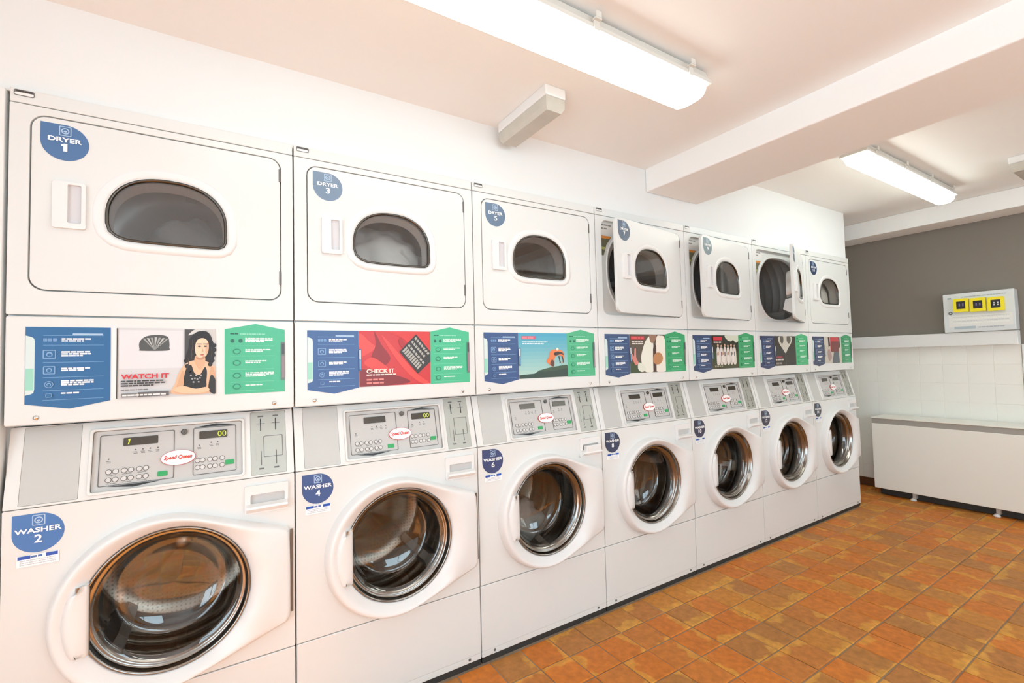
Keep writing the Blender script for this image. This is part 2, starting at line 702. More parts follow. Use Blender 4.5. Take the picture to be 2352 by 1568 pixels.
# ceiling: lower bay, downstand beam, higher bay
bc = B()
bc.box(XL - 0.1, 2.60, YF, YB, CE1, CE1 + 0.25, M_ceil)
bc.box(2.60, XF + 0.1, YF, YB, CE2, CE2 + 0.145, M_ceil)
struct('ceiling', bc)
bb = B()
bb.box(2.449, 2.888, YF, 0.019, 2.116, CE2 - 0.001, M_ceil)
struct('trim_2', bb, 0.006, label='painted beam crossing the ceiling')
bs = B()
bs.box(5.235, XF - 0.001, YF, YB - 0.002, 2.209, CE2 - 0.001, M_ceil)
struct('trim_3', bs, 0.004, label='boxed soffit along the top of the grey wall')
# far wall: grey paint above the ledge, white tiles below it
br = B()
br.box(XF, XF + 0.1, YF, YB, 0.0, CE2 + 0.02, M_grey)
wall_r = struct('wall_right', br)
bg = B()
bg.box(XF - 0.004, XF, -0.80, YB - 0.001, 0.0725, 1.243, M_groutw)
struct('tile_bed', bg, parent=wall_r)
TZ, TY = 0.1502, 0.1505
tw, tfw = tile_mesh(TY, TZ, 0.0009, 0.0012)
wt_me = mesh_from('wall_tile', [(-z_, x_, y_) for x_, y_, z_ in [(a, b, c * 0.5) for a, b, c in tw]], tfw, [M_tilew])
for r in range(8):
    for c in range(10):
        y = -0.80 + (c + 0.5) * TY
        z = 1.243 - (r + 0.5) * TZ
        if z - TZ / 2 < 0.03:
            continue
        o = obj('tile', wt_me, wall_r, (XF - 0.0062 + random.uniform(-0.0004, 0.0004), y, z))
        o.rotation_euler = (0, random.uniform(-0.003, 0.003), random.uniform(-0.003, 0.003))
bp_ = B()
bp_.box(XF - 0.012, XF - 0.0005, YF, -0.803, 0.0, 1.243, M_paint)
obj('plaster_panel', bp_, wall_r, bevel=0.002)
bled = B()
bled.box(5.42, XF - 0.0005, -0.80, YB - 0.002, 1.241, 1.345, M_paint)
struct('trim_4', bled, 0.004, label='white boxed ledge under the grey wall')
bsk = B()
bsk.box(XF - 0.014, XF - 0.0065, -0.80, YB - 0.001, 0.0, 0.0722, M_skirt)
struct('baseboard_right', bsk, 0.002)
bsk = B()
bsk.box(4.792, XF - 0.015, YB - 0.010, YB - 0.0005, 0.0, 0.0722, M_skirt)
struct('baseboard_back', bsk, 0.002)

# wall behind the photographer with the glazed shop front
bfw = B()
holes = [(0.60, 2.60, 0.75, 2.06), (3.80, 5.05, 0.75, 2.06)]  # second opening is added, unseen, to brighten the far tiled wall
bfw.plate([(XL - 0.1, 0), (XF + 0.1, 0), (XF + 0.1, CE2), (XL - 0.1, CE2)],
          [rrect(a, b, c, d, 0.004, 1) for a, b, c, d in holes], YF - 0.12, YF, M_paint)
struct('wall_front', bfw)
for nm, (a, b, c, d), fn in (('window_1', holes[0], lambda p, q, n: (p, YF + n, q)), ('added_window', holes[1], lambda p, q, n: (p, YF + n, q)), ('added_door', hole_l, lambda p, q, n: (XL + n, p, q))):
    fb = B()
    m = (a + b) / 2
    fb.plate([(a, c), (b, c), (b, d), (a, d)], [[(a + 0.05, c + 0.05), (m - 0.02, c + 0.05), (m - 0.02, d - 0.05), (a + 0.05, d - 0.05)],
             [(m + 0.02, c + 0.05), (b - 0.05, c + 0.05), (b - 0.05, d - 0.05), (m + 0.02, d - 0.05)]], -0.08, -0.03, M_frame, fn)
    w = struct(nm, fb)
    for x0, x1 in ((a + 0.045, m - 0.015), (m + 0.015, b - 0.045)):
        obj('pane', B().plate([(x0, c + 0.045), (x1, c + 0.045), (x1, d - 0.045), (x0, d - 0.045)], [], -0.060, -0.054, M_winglass, fn), w)


# ------------------------------------------------------------------ fluorescent battens
def batten(x0, x1, y, zc, label, tube, kw=1.0, group='fluorescent ceiling battens'):
    zb = zc - 0.092
    root = thing('ceiling_batten', label, 'ceiling light', ((x0 + x1) / 2, y, zc), group)
    ox, oy, oz = -(x0 + x1) / 2, -y, -zc
    h = B()
    sec = [(a * kw, b) for a, b in ((-0.055, 0), (0.055, 0), (0.068, -0.035), (0.078, -0.04), (0.078, -0.052), (-0.078, -0.052), (-0.078, -0.04), (-0.068, -0.035))]
    h.loft([[(x, y + a, zc - 0.012 + b) for a, b in sec] for x in (x0, x1)], M_housing, False)
    h.add([(x0, y + a, zc - 0.012 + b) for a, b in sec], [list(range(8))], M_housing)
    h.add([(x1, y + a, zc - 0.012 + b) for a, b in sec], [list(range(8))], M_housing)
    obj('housing', h, root, (ox, oy, oz))
    for xx in (x0 + 0.25, x1 - 0.25):
        br_ = B().box(xx - 0.02, xx + 0.02, y - 0.03, y + 0.03, zc - 0.013, zc, M_foot)
        obj('bracket', br_, root, (ox, oy, oz))
    d = B()
    n = 16
    lps = []
    for x, k in ((x0 + 0.004, 0.55), (x0 + 0.012, 0.8), (x0 + 0.035, 1.0), (x1 - 0.035, 1.0), (x1 - 0.012, 0.8), (x1 - 0.004, 0.55)):
        lps.append([(x, y + 0.064 * kw * (0.75 + 0.25 * k) * math.copysign(abs(math.cos(math.pi * i / n)) ** 0.55, math.cos(math.pi * i / n)),
                     zc - 0.064 - 0.050 * k * math.sin(math.pi * i / n) ** 0.7) for i in range(n + 1)])
    d.loft(lps, tube, True, False)
    for lp in (lps[0], lps[-1]):
        d.add(lp, [list(range(n + 1))], tube)
    obj('diffuser', d, root, (ox, oy, oz))
    nclip = 4
    for k in range(nclip):
        x = x0 + (x1 - x0) * (k + 0.28) / (nclip - 0.44)
        for sy in (-1, 1):
            c = B()
            c.box(x - 0.010, x + 0.010, y + sy * 0.0785 * kw, y + sy * 0.083 * kw, zc - 0.072, zc - 0.045, M_housing)
            c.box(x - 0.012, x + 0.012, y + sy * 0.076 * kw, y + sy * 0.092 * kw, zc - 0.045, zc - 0.040, M_housing)
            c.box(x - 0.010, x + 0.010, y + sy * 0.089 * kw, y + sy * 0.093 * kw, zc - 0.040, zc - 0.022, M_housing)
            obj('clip', c, root, (ox, oy, oz))
    return root


batten(0.42, 1.945, -0.658, CE1, 'long lit fluorescent batten above the nearest machines, in front of the beam', M_tube)
batten(3.37, 4.80, -0.610, CE2, 'lit fluorescent batten beyond the beam, near the grey wall', M_tube2, 0.84)
batten(0.42, 1.985, -3.25, CE1, 'lit fill batten added out of view along the window wall, nearer the left wall', M_tube)  # unseen lamp, added as fill light
batten(3.33, 4.93, -3.25, CE2, 'lit fill batten added out of view along the window wall, beyond the beam', M_tube2)  # unseen lamp, added as fill for the far bay


def emergency(x0, x1, y0, y1, zc, label):
    root = thing('emergency_light', label, 'emergency light', ((x0 + x1) / 2, (y0 + y1) / 2, zc), 'unlit emergency bulkhead lights')
    of = (-(x0 + x1) / 2, -(y0 + y1) / 2, -zc)
    h = B().box(x0, x1, y0, y1, zc - 0.042, zc, M_plastic)
    obj('housing', h, root, of, bevel=0.006)
    e = 0.004
    d = B()
    top = [(x0 + e, y0 + e), (x1 - e, y0 + e), (x1 - e, y1 - e), (x0 + e, y1 - e)]
    k = 0.014
    bot = [(x0 + k, y0 + k), (x1 - k, y0 + k), (x1 - k, y1 - k), (x0 + k, y1 - k)]
    d.loft([[(a, b, zc - 0.0425) for a, b in top], [(a, b, zc - 0.075) for a, b in top], [(a, b, zc - 0.092) for a, b in bot]], M_clear, False, True, True)
    obj('diffuser', d, root, of)
    return root


emergency(1.492, 1.588, -0.362, -0.015, CE1, 'white unlit emergency light on the ceiling against the wall above the dryers')
emergency(4.44, 4.80, -1.10, -0.99, CE2, 'white unlit emergency light on the ceiling at the right edge of the photo')

# ------------------------------------------------------------------ washers and dryers
MC = {}


def cached(key, build):
    if key not in MC:
        MC[key] = build()
    return MC[key]


BLUE0, BLUES = ink(38, 98, 150), [ink(38, 98, 150), ink(58, 92, 146), ink(54, 82, 132), ink(52, 76, 118), ink(52, 70, 108), ink(52, 62, 100), ink(54, 64, 94)]  # panel blue graded per unit, lighting put into the ink
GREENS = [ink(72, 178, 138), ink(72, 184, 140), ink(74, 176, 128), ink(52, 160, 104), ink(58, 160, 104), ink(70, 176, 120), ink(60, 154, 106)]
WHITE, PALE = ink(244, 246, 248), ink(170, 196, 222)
STK_D = [ink(74, 112, 158), ink(112, 134, 158), ink(96, 120, 146), ink(84, 102, 124), ink(112, 132, 140), ink(84, 102, 124), ink(44, 66, 100)]  # one sticker blue, greyed per dryer to carry glare in the ink
STK_W = [ink(66, 116, 178), ink(62, 88, 140), ink(58, 72, 116), ink(48, 60, 88), ink(50, 52, 80), ink(54, 56, 78), ink(54, 58, 74)]  # one sticker blue, darkened along the row, lighting put into the ink

# dryer window outline (D shape lying on its flat side)
DWIN = []
for k in range(29):
    a = math.pi * (1 - k / 28.0)
    DWIN.append((0.3435 + 0.1435 * math.copysign(abs(math.cos(a)) ** 0.85, math.cos(a)), 1.655 + 0.121 * math.sin(a) ** 0.92))
DWIN += [(0.487, 1.625), (0.486, 1.606), (0.480, 1.594), (0.468, 1.588), (0.45, 1.587), (0.40, 1.586), (0.34, 1.586), (0.28, 1.587), (0.245, 1.589), (0.222, 1.597), (0.206, 1.612), (0.2003, 1.632)]
DWIN = DWIN[::-1]
HX, HZ = 0.642, 1.67                          # dryer door hinge line


def teardrop(cx, cz, r, n=40):
    pts = []
    for k in range(n + 1):
        a = math.radians(180 + 270 * k / n)
        pts.append((cx + r * math.cos(a), cz + r * math.sin(a)))
    pts.append((cx - r, cz + r))
    return pts


def number_sticker(word, num, cx, cz, r, bg, y, sub=False, ox=0, oz=0):
    f = lambda x, z, yy: (x - ox, yy + y, z - oz)
    a = Art(f)
    a.poly(teardrop(cx, cz, r), bg)
    # little machine pictogram
    ic = cz + r * 0.65
    a.poly(offset_loop(rrect(cx - r * .25, cx + r * .25, ic - r * .27, ic + r * .27, r * .04, 2), 0), PALE)
    a.poly(rrect(cx - r * .21, cx + r * .21, ic - r * .23, ic + r * .23, r * .03, 2), bg)
    a.poly(circ(cx, ic, r * .17, 20), PALE)
    a.poly(circ(cx, ic, r * .12, 20), bg)
    a.poly(circ(cx, ic - r * .02, r * .08, 14, r * .05), PALE)
    wd_ = 0.70 if word == 'DRYER' else 0.90
    a.text(word, cx - r * wd_, cx + r * wd_, cz + r * .02, cz + r * .28, WHITE, 0.03)
    nw = {1: .13, 2: .24}[len(num)] * (0.75 if num == '1' else 1.15)
    if num == '1':
        a.poly([(cx - r * .07, cz - r * .50), (cx + r * .10, cz - r * .50), (cx + r * .10, cz - r * .06), (cx - r * .03, cz - r * .06), (cx - r * .16, cz - r * .13), (cx - r * .16, cz - r * .22), (cx - r * .07, cz - r * .19)], WHITE)
    else:
        a.text(num, cx - r * nw, cx + r * nw, cz - r * .50, cz - r * .08, WHITE, 0.025)
    if sub:
        rn = random.Random(7)
        z = cz - r - 0.012
        a.rect(cx - 0.040, cx + 0.040, z - 0.020, z + 0.008, WHITE)
        a.rect(cx - 0.038, cx - 0.014, z - 0.001, z + 0.0075, ink(30, 84, 176))
        a.rect(cx + 0.015, cx + 0.038, z - 0.001, z + 0.0075, ink(30, 84, 176))
        a.words(cx - 0.013, cx + 0.014, z + 0.001, 0.005, ink(70, 110, 170), rn)
        for q in range(3):
            a.words(cx - 0.034, cx + 0.034, z - 0.006 - q * 0.005, 0.0022, ink(196, 200, 206), rn, 0)
    return a.mesh('number_sticker')


# ---- the photographs printed on the panels (flat artwork) ----
def photo_art(i, x0, x1, z0, z1):
    rn = random.Random(40 + i)
    a = Art(lambda x, z, y: (x, y - 0.0012, z))
    X = lambda t: x0 + t * (x1 - x0)
    Z = lambda t: z0 + t * (z1 - z0)
    P = lambda pts: [(X(p), Z(q)) for p, q in pts]
    S = lambda pts, n=4: P([(min(1, max(0, u)), min(1, max(0, v))) for u, v in spline(pts, n)])

    def bar(u0, u1, v0, v1, m, lift=1):
        a.rect(X(u0), X(u1), Z(v0), Z(v1), m, lift)

    skin, hair = ink(226, 184, 150), ink(34, 28, 28)
    if i == 0:
        bar(0, 1, 0, 1, ink(204, 204, 206))
        bar(0, .64, .42, .97, ink(216, 216, 219))
        bar(.66, .98, .30, .99, ink(70, 68, 68))
        bar(.86, 1, .30, .99, ink(196, 194, 190))
        D = [(.20, .70), (.20, .80), (.26, .88), (.38, .905), (.48, .88), (.50, .80), (.50, .72), (.48, .675), (.22, .675)]
        a.poly(S(D), ink(78, 80, 80))
        for k in range(7):
            t = k / 6
            a.poly(P([(.35, .68), (.23 + .24 * t, .87 - .04 * abs(t - .5)), (.255 + .24 * t, .87 - .04 * abs(t - .5))]), ink(150 + 30 * (k % 2), 152 + 30 * (k % 2), 150 + 30 * (k % 2)), 0 if k else 1)
        a.poly(S([(.70, .40), (.67, .55), (.70, .70), (.72, .86), (.80, .93), (.92, .90), (.98, .78), (.99, .62), (.96, .45), (.88, .36), (.78, .34)]), hair)
        a.poly(S([(.70, .90), (.76, .98), (.84, 1.0), (.90, .96), (.84, .92), (.78, .93)]), ink(206, 206, 204))
        a.poly(S([(.52, .05), (.56, .18), (.60, .34), (.66, .46), (.74, .52), (.86, .52), (.95, .47), (1.0, .40), (1.0, .20), (.97, .06), (.90, .02), (.70, .02)]), skin)
        a.poly(S([(.655, .12), (.66, .30), (.69, .43), (.735, .45), (.77, .33), (.83, .31), (.88, .42), (.905, .36), (.90, .22), (.89, .11), (.78, .08)]), ink(36, 33, 34))
        a.poly(S([(.77, .50), (.785, .60), (.87, .60), (.885, .50), (.83, .38)]), ink(212, 168, 134))
        a.poly(S([(.78, .63), (.775, .74), (.80, .83), (.86, .86), (.915, .81), (.925, .70), (.90, .60), (.86, .555), (.82, .56)]), ink(238, 202, 172))
        a.poly(S([(.765, .66), (.755, .78), (.79, .90), (.88, .91), (.94, .82), (.945, .70), (.96, .85), (.90, .96), (.79, .95), (.73, .84), (.73, .68)], 3), hair)
        for cx_, cz_ in ((.69, .44), (.71, .37), (.68, .52), (.735, .33), (.975, .60), (.985, .68), (.965, .52), (.985, .75), (.94, .46), (.72, .58)):
            a.poly(circ(X(cx_), Z(cz_), (x1 - x0) * .026, 10, (z1 - z0) * .034), hair, 0)
        for cx_, cz_ in ((.745, .74), (.735, .60), (.955, .64), (.70, .48)):
            a.poly(spline(P([(cx_ - .012, cz_ - .09), (cx_, cz_), (cx_ - .004, cz_ + .10), (cx_ + .010, cz_)]), 3), ink(78, 64, 60), 0 if cx_ != .745 else 1)
        a.poly(S([(.785, .575), (.80, .54), (.85, .53), (.885, .565), (.87, .585), (.83, .56)]), ink(188, 142, 112))
        a.poly(S([(.905, .62), (.925, .70), (.915, .80), (.895, .74), (.888, .64)]), ink(214, 172, 142))
        a.poly(S([(.575, .10), (.60, .24), (.645, .38), (.655, .22), (.64, .13)]), ink(208, 164, 130))
        a.poly(S([(.955, .42), (.985, .36), (.985, .18), (.955, .12), (.94, .26)]), ink(206, 162, 128))
        a.poly(S([(.95, .30), (1.0, .22), (1.0, .02), (.95, .03), (.92, .10)]), ink(44, 40, 40))
        for ex in (.822, .888):
            a.poly(circ(X(ex), Z(.735), (x1 - x0) * .018, 10, (z1 - z0) * .012), ink(48, 34, 28), 0)
            a.rect(X(ex - .025), X(ex + .025), Z(.765), Z(.775), ink(48, 34, 28), 0)
        a.poly(P([(.853, .71), (.868, .655), (.848, .655)]), ink(206, 158, 128))
        a.poly(circ(X(.852), Z(.607), (x1 - x0) * .022, 10, (z1 - z0) * .010), ink(186, 92, 84))
        a.poly(S([(.54, .10), (.64, .15), (.78, .10), (.90, .12), (.93, .06), (.80, .03), (.64, .04)]), ink(232, 190, 156))
        for k in range(9):
            a.poly(circ(X(.73 + .014 * k), Z(.30 - .10 * math.sin(k * .8) ** 2), (x1 - x0) * .011, 8), ink(170, 168, 170), 0 if k else 1)
        a.text('WATCH IT', X(.025), X(.50), Z(.275), Z(.345), ink(204, 44, 56), 0.03)
        for k in range(3):
            a.words(X(.025), X(.46 - .1 * (k == 2)), Z(.235 - .032 * k), (z1 - z0) * .020, ink(64, 64, 68), rn)
        a.words(X(.025), X(.30), Z(.115), (z1 - z0) * .014, ink(110, 110, 112), rn)
        bar(.03, .18, .02, .075, ink(120, 120, 120))
        bar(.19, .50, .02, .085, ink(96, 96, 98))
        a.words(X(.04), X(.48), Z(.035), (z1 - z0) * .022, ink(226, 226, 226), rn)
    elif i == 1:
        bar(0, 1, 0, 1, ink(196, 50, 52))
        for pts, c in (([(0, .95), (.14, .80), (.22, .70), (.12, .60), (0, .55)], (226, 74, 68)), ([(.20, 1), (.30, .75), (.42, .5), (.30, .35), (.16, .5), (.22, .75)], (140, 34, 38)),
                       ([(.30, .92), (.40, .80), (.58, .52), (.80, .20), (.98, .02), (.86, .02), (.66, .22), (.46, .56)], (228, 72, 66)), ([(.16, .52), (.28, .44), (.40, .28), (.20, .30), (.06, .42)], (222, 68, 62)),
                       ([(.0, .30), (.2, .26), (.45, .2), (.7, .05), (.3, .0), (0, 0)], (128, 34, 38)), ([(.42, 1), (.60, .86), (.9, .5), (1, .40), (1, 1)], (206, 56, 54)), ([(.56, .88), (.66, .72), (.78, .52), (.7, .55), (.55, .75)], (168, 40, 42))):
            a.poly(S(pts), ink(*c))
        rot = [(.545, .62), (.79, .95), (1.0, .62), (1.0, .42), (.81, .20)]
        a.poly(P(rot), ink(52, 47, 46))
        e1, e2 = Vector((.265, -.42)), Vector((.245, .33))
        for k, (t, h, l) in enumerate(((.10, .26, .92), (.42, .09, .95), (.62, .10, .8), (.82, .10, .85))):
            n = 7 if k else 9
            for q in range(n):
                s0, s1 = .06 + (l - .06) * q / n, .06 + (l - .06) * (q + .72) / n
                c = [Vector((.545, .62)) + e1 * s + e2 * u for s, u in ((s0, t), (s1, t), (s1, t + h), (s0, t + h))]
                a.poly(P([tuple(v) for v in c]), ink(168, 166, 158), 0 if q else 1)
        a.text('CHECK IT', X(.09), X(.47), Z(.235), Z(.31), ink(226, 232, 214), 0.03)
        a.words(X(.09), X(.49), Z(.195), (z1 - z0) * .022, ink(232, 214, 208), rn)
        for k in range(2):
            a.words(X(.09), X(.32), Z(.105 - .06 * k), (z1 - z0) * .03, ink(222, 130, 122), rn)
    elif i == 2:
        top, bot = (70, 160, 190), (176, 204, 190)
        for k in range(12):
            t = k / 11
            bar(0, 1, 1 - (k + 1) / 12, 1 - k / 12, ink(*[int(top[d] + (bot[d] - top[d]) * t) for d in range(3)]), 0 if k else 1)
        a.poly(P([(0, 0), (1, 0), (1, .26), (.8, .23), (.6, .20), (.36, .14), (.3, .10), (0, .08)]), ink(44, 64, 52))
        a.poly(S([(.36, .15), (.45, .18), (.6, .22), (.8, .25), (.98, .27), (1, .2), (.6, .14)]), ink(58, 80, 56))
        bar(.06, .34, .86, .93, ink(206, 88, 108))
        a.words(X(.075), X(.325), Z(.875), (z1 - z0) * .04, ink(226, 130, 140), rn)
        a.words(X(.07), X(.58), Z(.79), (z1 - z0) * .022, ink(226, 238, 240), rn)
        a.words(X(.07), X(.50), Z(.75), (z1 - z0) * .022, ink(226, 238, 240), rn)
        a.poly(S([(.55, .36), (.60, .46), (.62, .56), (.68, .62), (.80, .63), (.90, .58), (.93, .46), (.90, .36), (.86, .30), (.90, .42), (.82, .50), (.74, .46), (.70, .36), (.68, .24), (.62, .28)]), ink(222, 120, 62))
        a.poly(S([(.70, .54), (.78, .58), (.88, .56), (.92, .50), (.84, .52), (.74, .49)]), ink(60, 44, 40))
        a.poly(S([(.62, .30), (.66, .40), (.71, .34), (.69, .24)]), ink(92, 54, 40))
        for px in (.80, .87):
            a.poly(P([(px, .48), (px + .02, .48), (px + .05, .32), (px + .03, .32)]), ink(60, 48, 44), 0)
        a.poly(circ(X(.78), Z(.635), (x1 - x0) * .025, 10), ink(240, 226, 200))
    elif i == 3:
        bar(0, 1, 0, 1, ink(92, 80, 68))
        bar(0, .30, 0, .3, ink(64, 78, 50))
        a.poly(S([(.38, .04), (.30, .36), (.36, .64), (.46, .86), (.56, .95), (.64, .90), (.66, .60), (.64, .3), (.64, .02)]), ink(226, 226, 214))
        a.poly(S([(.72, .02), (.73, .4), (.72, .7), (.76, .94), (.86, .97), (1, .86), (1, .02)]), ink(230, 224, 212))
        a.poly(S([(.54, .98), (.58, .80), (.66, .78), (.74, .90), (.74, 1.0), (.6, 1.0)]), ink(148, 112, 92))
        a.poly(P([(.63, .02), (.72, .02), (.735, .7), (.67, .76), (.64, .6)]), ink(74, 50, 40))
        a.poly(S([(.64, .28), (.66, .44), (.76, .52), (.88, .48), (.92, .34), (.84, .22), (.72, .20)]), ink(182, 128, 84))
        a.poly(S([(.03, .40), (.06, .50), (.10, .44), (.12, .62), (.16, .62), (.16, .40), (.22, .26), (.14, .2), (.08, .3)]), ink(206, 130, 120))
        a.poly(S([(.22, .26), (.34, .22), (.42, .08), (.30, .02), (.2, .1)]), ink(216, 220, 206))
        bar(.02, .40, .86, .95, ink(186, 44, 56))
        a.words(X(.04), X(.38), Z(.882), (z1 - z0) * .045, ink(214, 90, 96), rn)
        for k in range(2):
            a.words(X(.05), X(.36), Z(.79 - .05 * k), (z1 - z0) * .03, ink(222, 214, 204), rn)
    elif i == 4:
        bar(0, 1, 0, 1, ink(58, 72, 40))
        bar(0, 1, .5, 1, ink(44, 46, 36))
        a.poly(S([(.5, 1), (.58, .86), (.7, .82), (.8, .86), (.9, .78), (1.0, .84), (1, 1)]), ink(204, 208, 190))
        a.poly(P([(0, 0), (1, 0), (1, .14), (0, .2)]), ink(72, 74, 50))
        for k in range(6):
            px = .22 + .12 * k
            tops = .70 - .03 * (k % 2)
            a.poly(S([(px - .05, .14), (px - .06, .42), (px - .045, .60), (px, .66), (px + .045, .60), (px + .06, .42), (px + .05, .14)]), ink(214, 206, 198))
            a.poly(circ(X(px), Z(tops), (x1 - x0) * .035, 10, (z1 - z0) * .045), ink(196, 156, 130), 0)
            bar(px - .02, px + .02, .38, .50, ink(150 - 10 * k, 90 + 8 * k, 100 + 8 * k))
        for k in range(4):
            px = .20 + .18 * k
            a.poly(circ(X(px), Z(.30), (x1 - x0) * .06, 12, (z1 - z0) * .12), ink(222, 216, 210))
            a.poly(circ(X(px), Z(.45), (x1 - x0) * .032, 10, (z1 - z0) * .04), ink(190, 150, 124), 0)
        bar(.04, .36, .85, .95, ink(196, 48, 62))
        a.words(X(.05), X(.32), Z(.77), (z1 - z0) * .04, ink(214, 190, 184), rn)
        a.words(X(.06), X(.36), Z(.05), (z1 - z0) * .05, ink(150, 150, 128), rn)
    elif i == 5:
        bar(0, 1, 0, 1, ink(52, 50, 46))
        a.poly(S([(.22, .98), (.22, .76), (.36, .58), (.5, .42), (.62, .58), (.78, .76), (.80, .98)]), ink(206, 204, 192))
        a.poly(S([(.28, 1), (.27, .82), (.36, .74), (.42, .84), (.40, 1)]), ink(98, 94, 86))
        a.poly(S([(.60, 1), (.58, .84), (.66, .74), (.76, .82), (.74, 1)]), ink(98, 94, 86))
        a.poly(P([(.492, .0), (.508, .0), (.508, .44), (.492, .44)]), ink(112, 110, 104))
        bar(.02, .34, .26, .32, ink(150, 66, 76))
        a.words(X(.02), X(.38), Z(.18), (z1 - z0) * .05, ink(210, 196, 190), rn)
        a.words(X(.04), X(.34), Z(.05), (z1 - z0) * .06, ink(150, 140, 130), rn)
    else:
        bar(0, 1, 0, 1, ink(196, 190, 178))
        a.poly(P([(.22, .98), (.30, .98), (.34, .65), (.24, .6)]), ink(60, 40, 40))
        a.poly(P([(.84, .98), (.90, .98), (.92, .62), (.86, .55)]), ink(60, 40, 40))
        bar(.34, .84, .45, .98, ink(190, 64, 70))
        bar(.38, .84, .42, .82, ink(118, 60, 58))
        a.poly(P([(.42, 0), (.86, 0), (.82, .42), (.54, .42)]), ink(84, 94, 104))
        a.poly(S([(.16, .40), (.26, .55), (.34, .40), (.40, .20), (.24, .1)]), ink(166, 140, 136))
    return a.mesh('photo_sticker')


def blue_art(i):
    rn = random.Random(3)
    bl = BLUES[i]
    a = Art(lambda x, z, y: (x, y - 0.0008, z))
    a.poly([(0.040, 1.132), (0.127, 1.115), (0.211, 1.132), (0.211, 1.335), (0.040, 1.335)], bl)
    a.poly([(0.0405, 1.312), (0.052, 1.308), (0.0565, 1.304), (0.058, 1.296), (0.058, 1.17), (0.0565, 1.162), (0.052, 1.158), (0.0405, 1.155)], ink(206, 222, 220))
    a.rect(0.041, 0.0565, 1.168, 1.225, ink(150, 208, 188))
    rows = [1.312, 1.286, 1.240, 1.200, 1.165, 1.140]
    for z in rows:
        a.rect(0.074, 0.197, z, z + 0.0012, ink(120, 164, 206), 0)
    a.rect(0.132, 0.195, 1.314, 1.3185, PALE)
    for k, z in enumerate((1.2955, 1.258, 1.216, 1.180, 1.152)):
        n = (2, 3, 2, 3, 1)[k]
        for q in range(n):
            a.words(0.110, 0.110 + (0.062, 0.06, 0.064, 0.066, 0.05)[k] * (1 if q < n - 1 else .72), z + 0.0035 - q * 0.0052 + (n - 1) * .0024, 0.0040, WHITE, rn, 0)
    for k, z in enumerate((1.299, 1.262, 1.220, 1.182, 1.153)):
        if k == 0:
            for q in range(3):
                a.poly(rrect(0.074 + q * .0095, 0.082 + q * .0095, z - 0.003, z + 0.006, .001, 1), ink(110, 150, 196), 0 if q else 1)
        else:
            r = (0, .013, .012, .009, .006)[k]
            sh = rrect(0.0865 - r, 0.0865 + r, z - r * .9, z + r * .9, .002, 2) if k in (1, 2, 4) else circ(0.0865, z, r, 20)
            a.poly(sh, ink(126, 164, 204))
            a.poly([(0.0865 + (p - 0.0865) * .82, z + (q - z) * .82) for p, q in sh], bl)
            if k < 4:
                a.poly(circ(0.0865, z, r * .5, 14), ink(126, 164, 204))
                a.poly(circ(0.0865, z - r * .1, r * .32, 12), bl)
    if i:
        a.poly(rrect(0.2105, 0.2195, 1.19, 1.27, .003, 2), bl)
        a.rect(0.2125, 0.2175, 1.232, 1.265, WHITE)
        a.rect(0.2125, 0.2175, 1.197, 1.230, ink(120, 170, 210))
    return a.mesh('instruction_sticker')


def green_art(i):
    rn = random.Random(9)
    g = GREENS[i]
    a = Art(lambda x, z, y: (x, y - 0.0008, z))
    a.poly([(0.484, 1.132), (0.654, 1.132), (0.654, 1.335), (0.569, 1.353), (0.484, 1.335)], g)
    dk = ink(44, 128, 100)
    a.words(0.499, 0.522, 1.319, 0.004, ink(30, 90, 74), rn)
    a.words(0.525, 0.600, 1.319, 0.003, ink(150, 214, 190), rn)
    for z in (1.282, 1.250, 1.208, 1.168, 1.140):
        a.rect(0.500, 0.622, z, z + 0.0010, ink(120, 204, 172), 0)
    for k, z in enumerate((1.2955, 1.262, 1.226, 1.186, 1.152)):
        n = (3, 2, 2, 3, 1)[k]
        for q in range(n):
            a.words(0.540, 0.540 + (0.078, 0.075, 0.06, 0.085, 0.068)[k] * (1 if q < n - 1 else .7), z + 0.004 - q * 0.005 + (n - 1) * .0024, 0.0037, ink(222, 244, 234), rn, 0)
        if k == 0:
            for q in (0.505, 0.527):
                a.poly(circ(q, z + .003, .006, 12), ink(36, 104, 84), 0 if q > .51 else 1)
        else:
            a.poly(circ(0.517, z + .003, .011, 16, .009), dk)
            a.poly(circ(0.517, z + .003, .008, 16, .006), g)
    a.poly(rrect(0.6425, 0.6535, 1.17, 1.295, .002, 2), ink(104, 120, 118))
    a.rect(0.6445, 0.6525, 1.255, 1.290, ink(70, 76, 80))
    a.rect(0.6445, 0.6525, 1.178, 1.25, ink(140, 122, 130))
    return a.mesh('price_sticker')


def badge_art():
    a = Art(lambda x, z, y: (x, y - 0.0010, z))
    a.poly(rrect(0.010, 0.050, 1.9485, 1.965, 0.0045, 3), ink(112, 110, 110))
    a.poly(rrect(0.0118, 0.0482, 1.9505, 1.9575, 0.003, 3), ink(232, 232, 230))
    a.words(0.014, 0.046, 1.959, 0.004, ink(60, 58, 58), random.Random(2))
    return a.mesh('badge')


HANDLE_BOT = 1.605


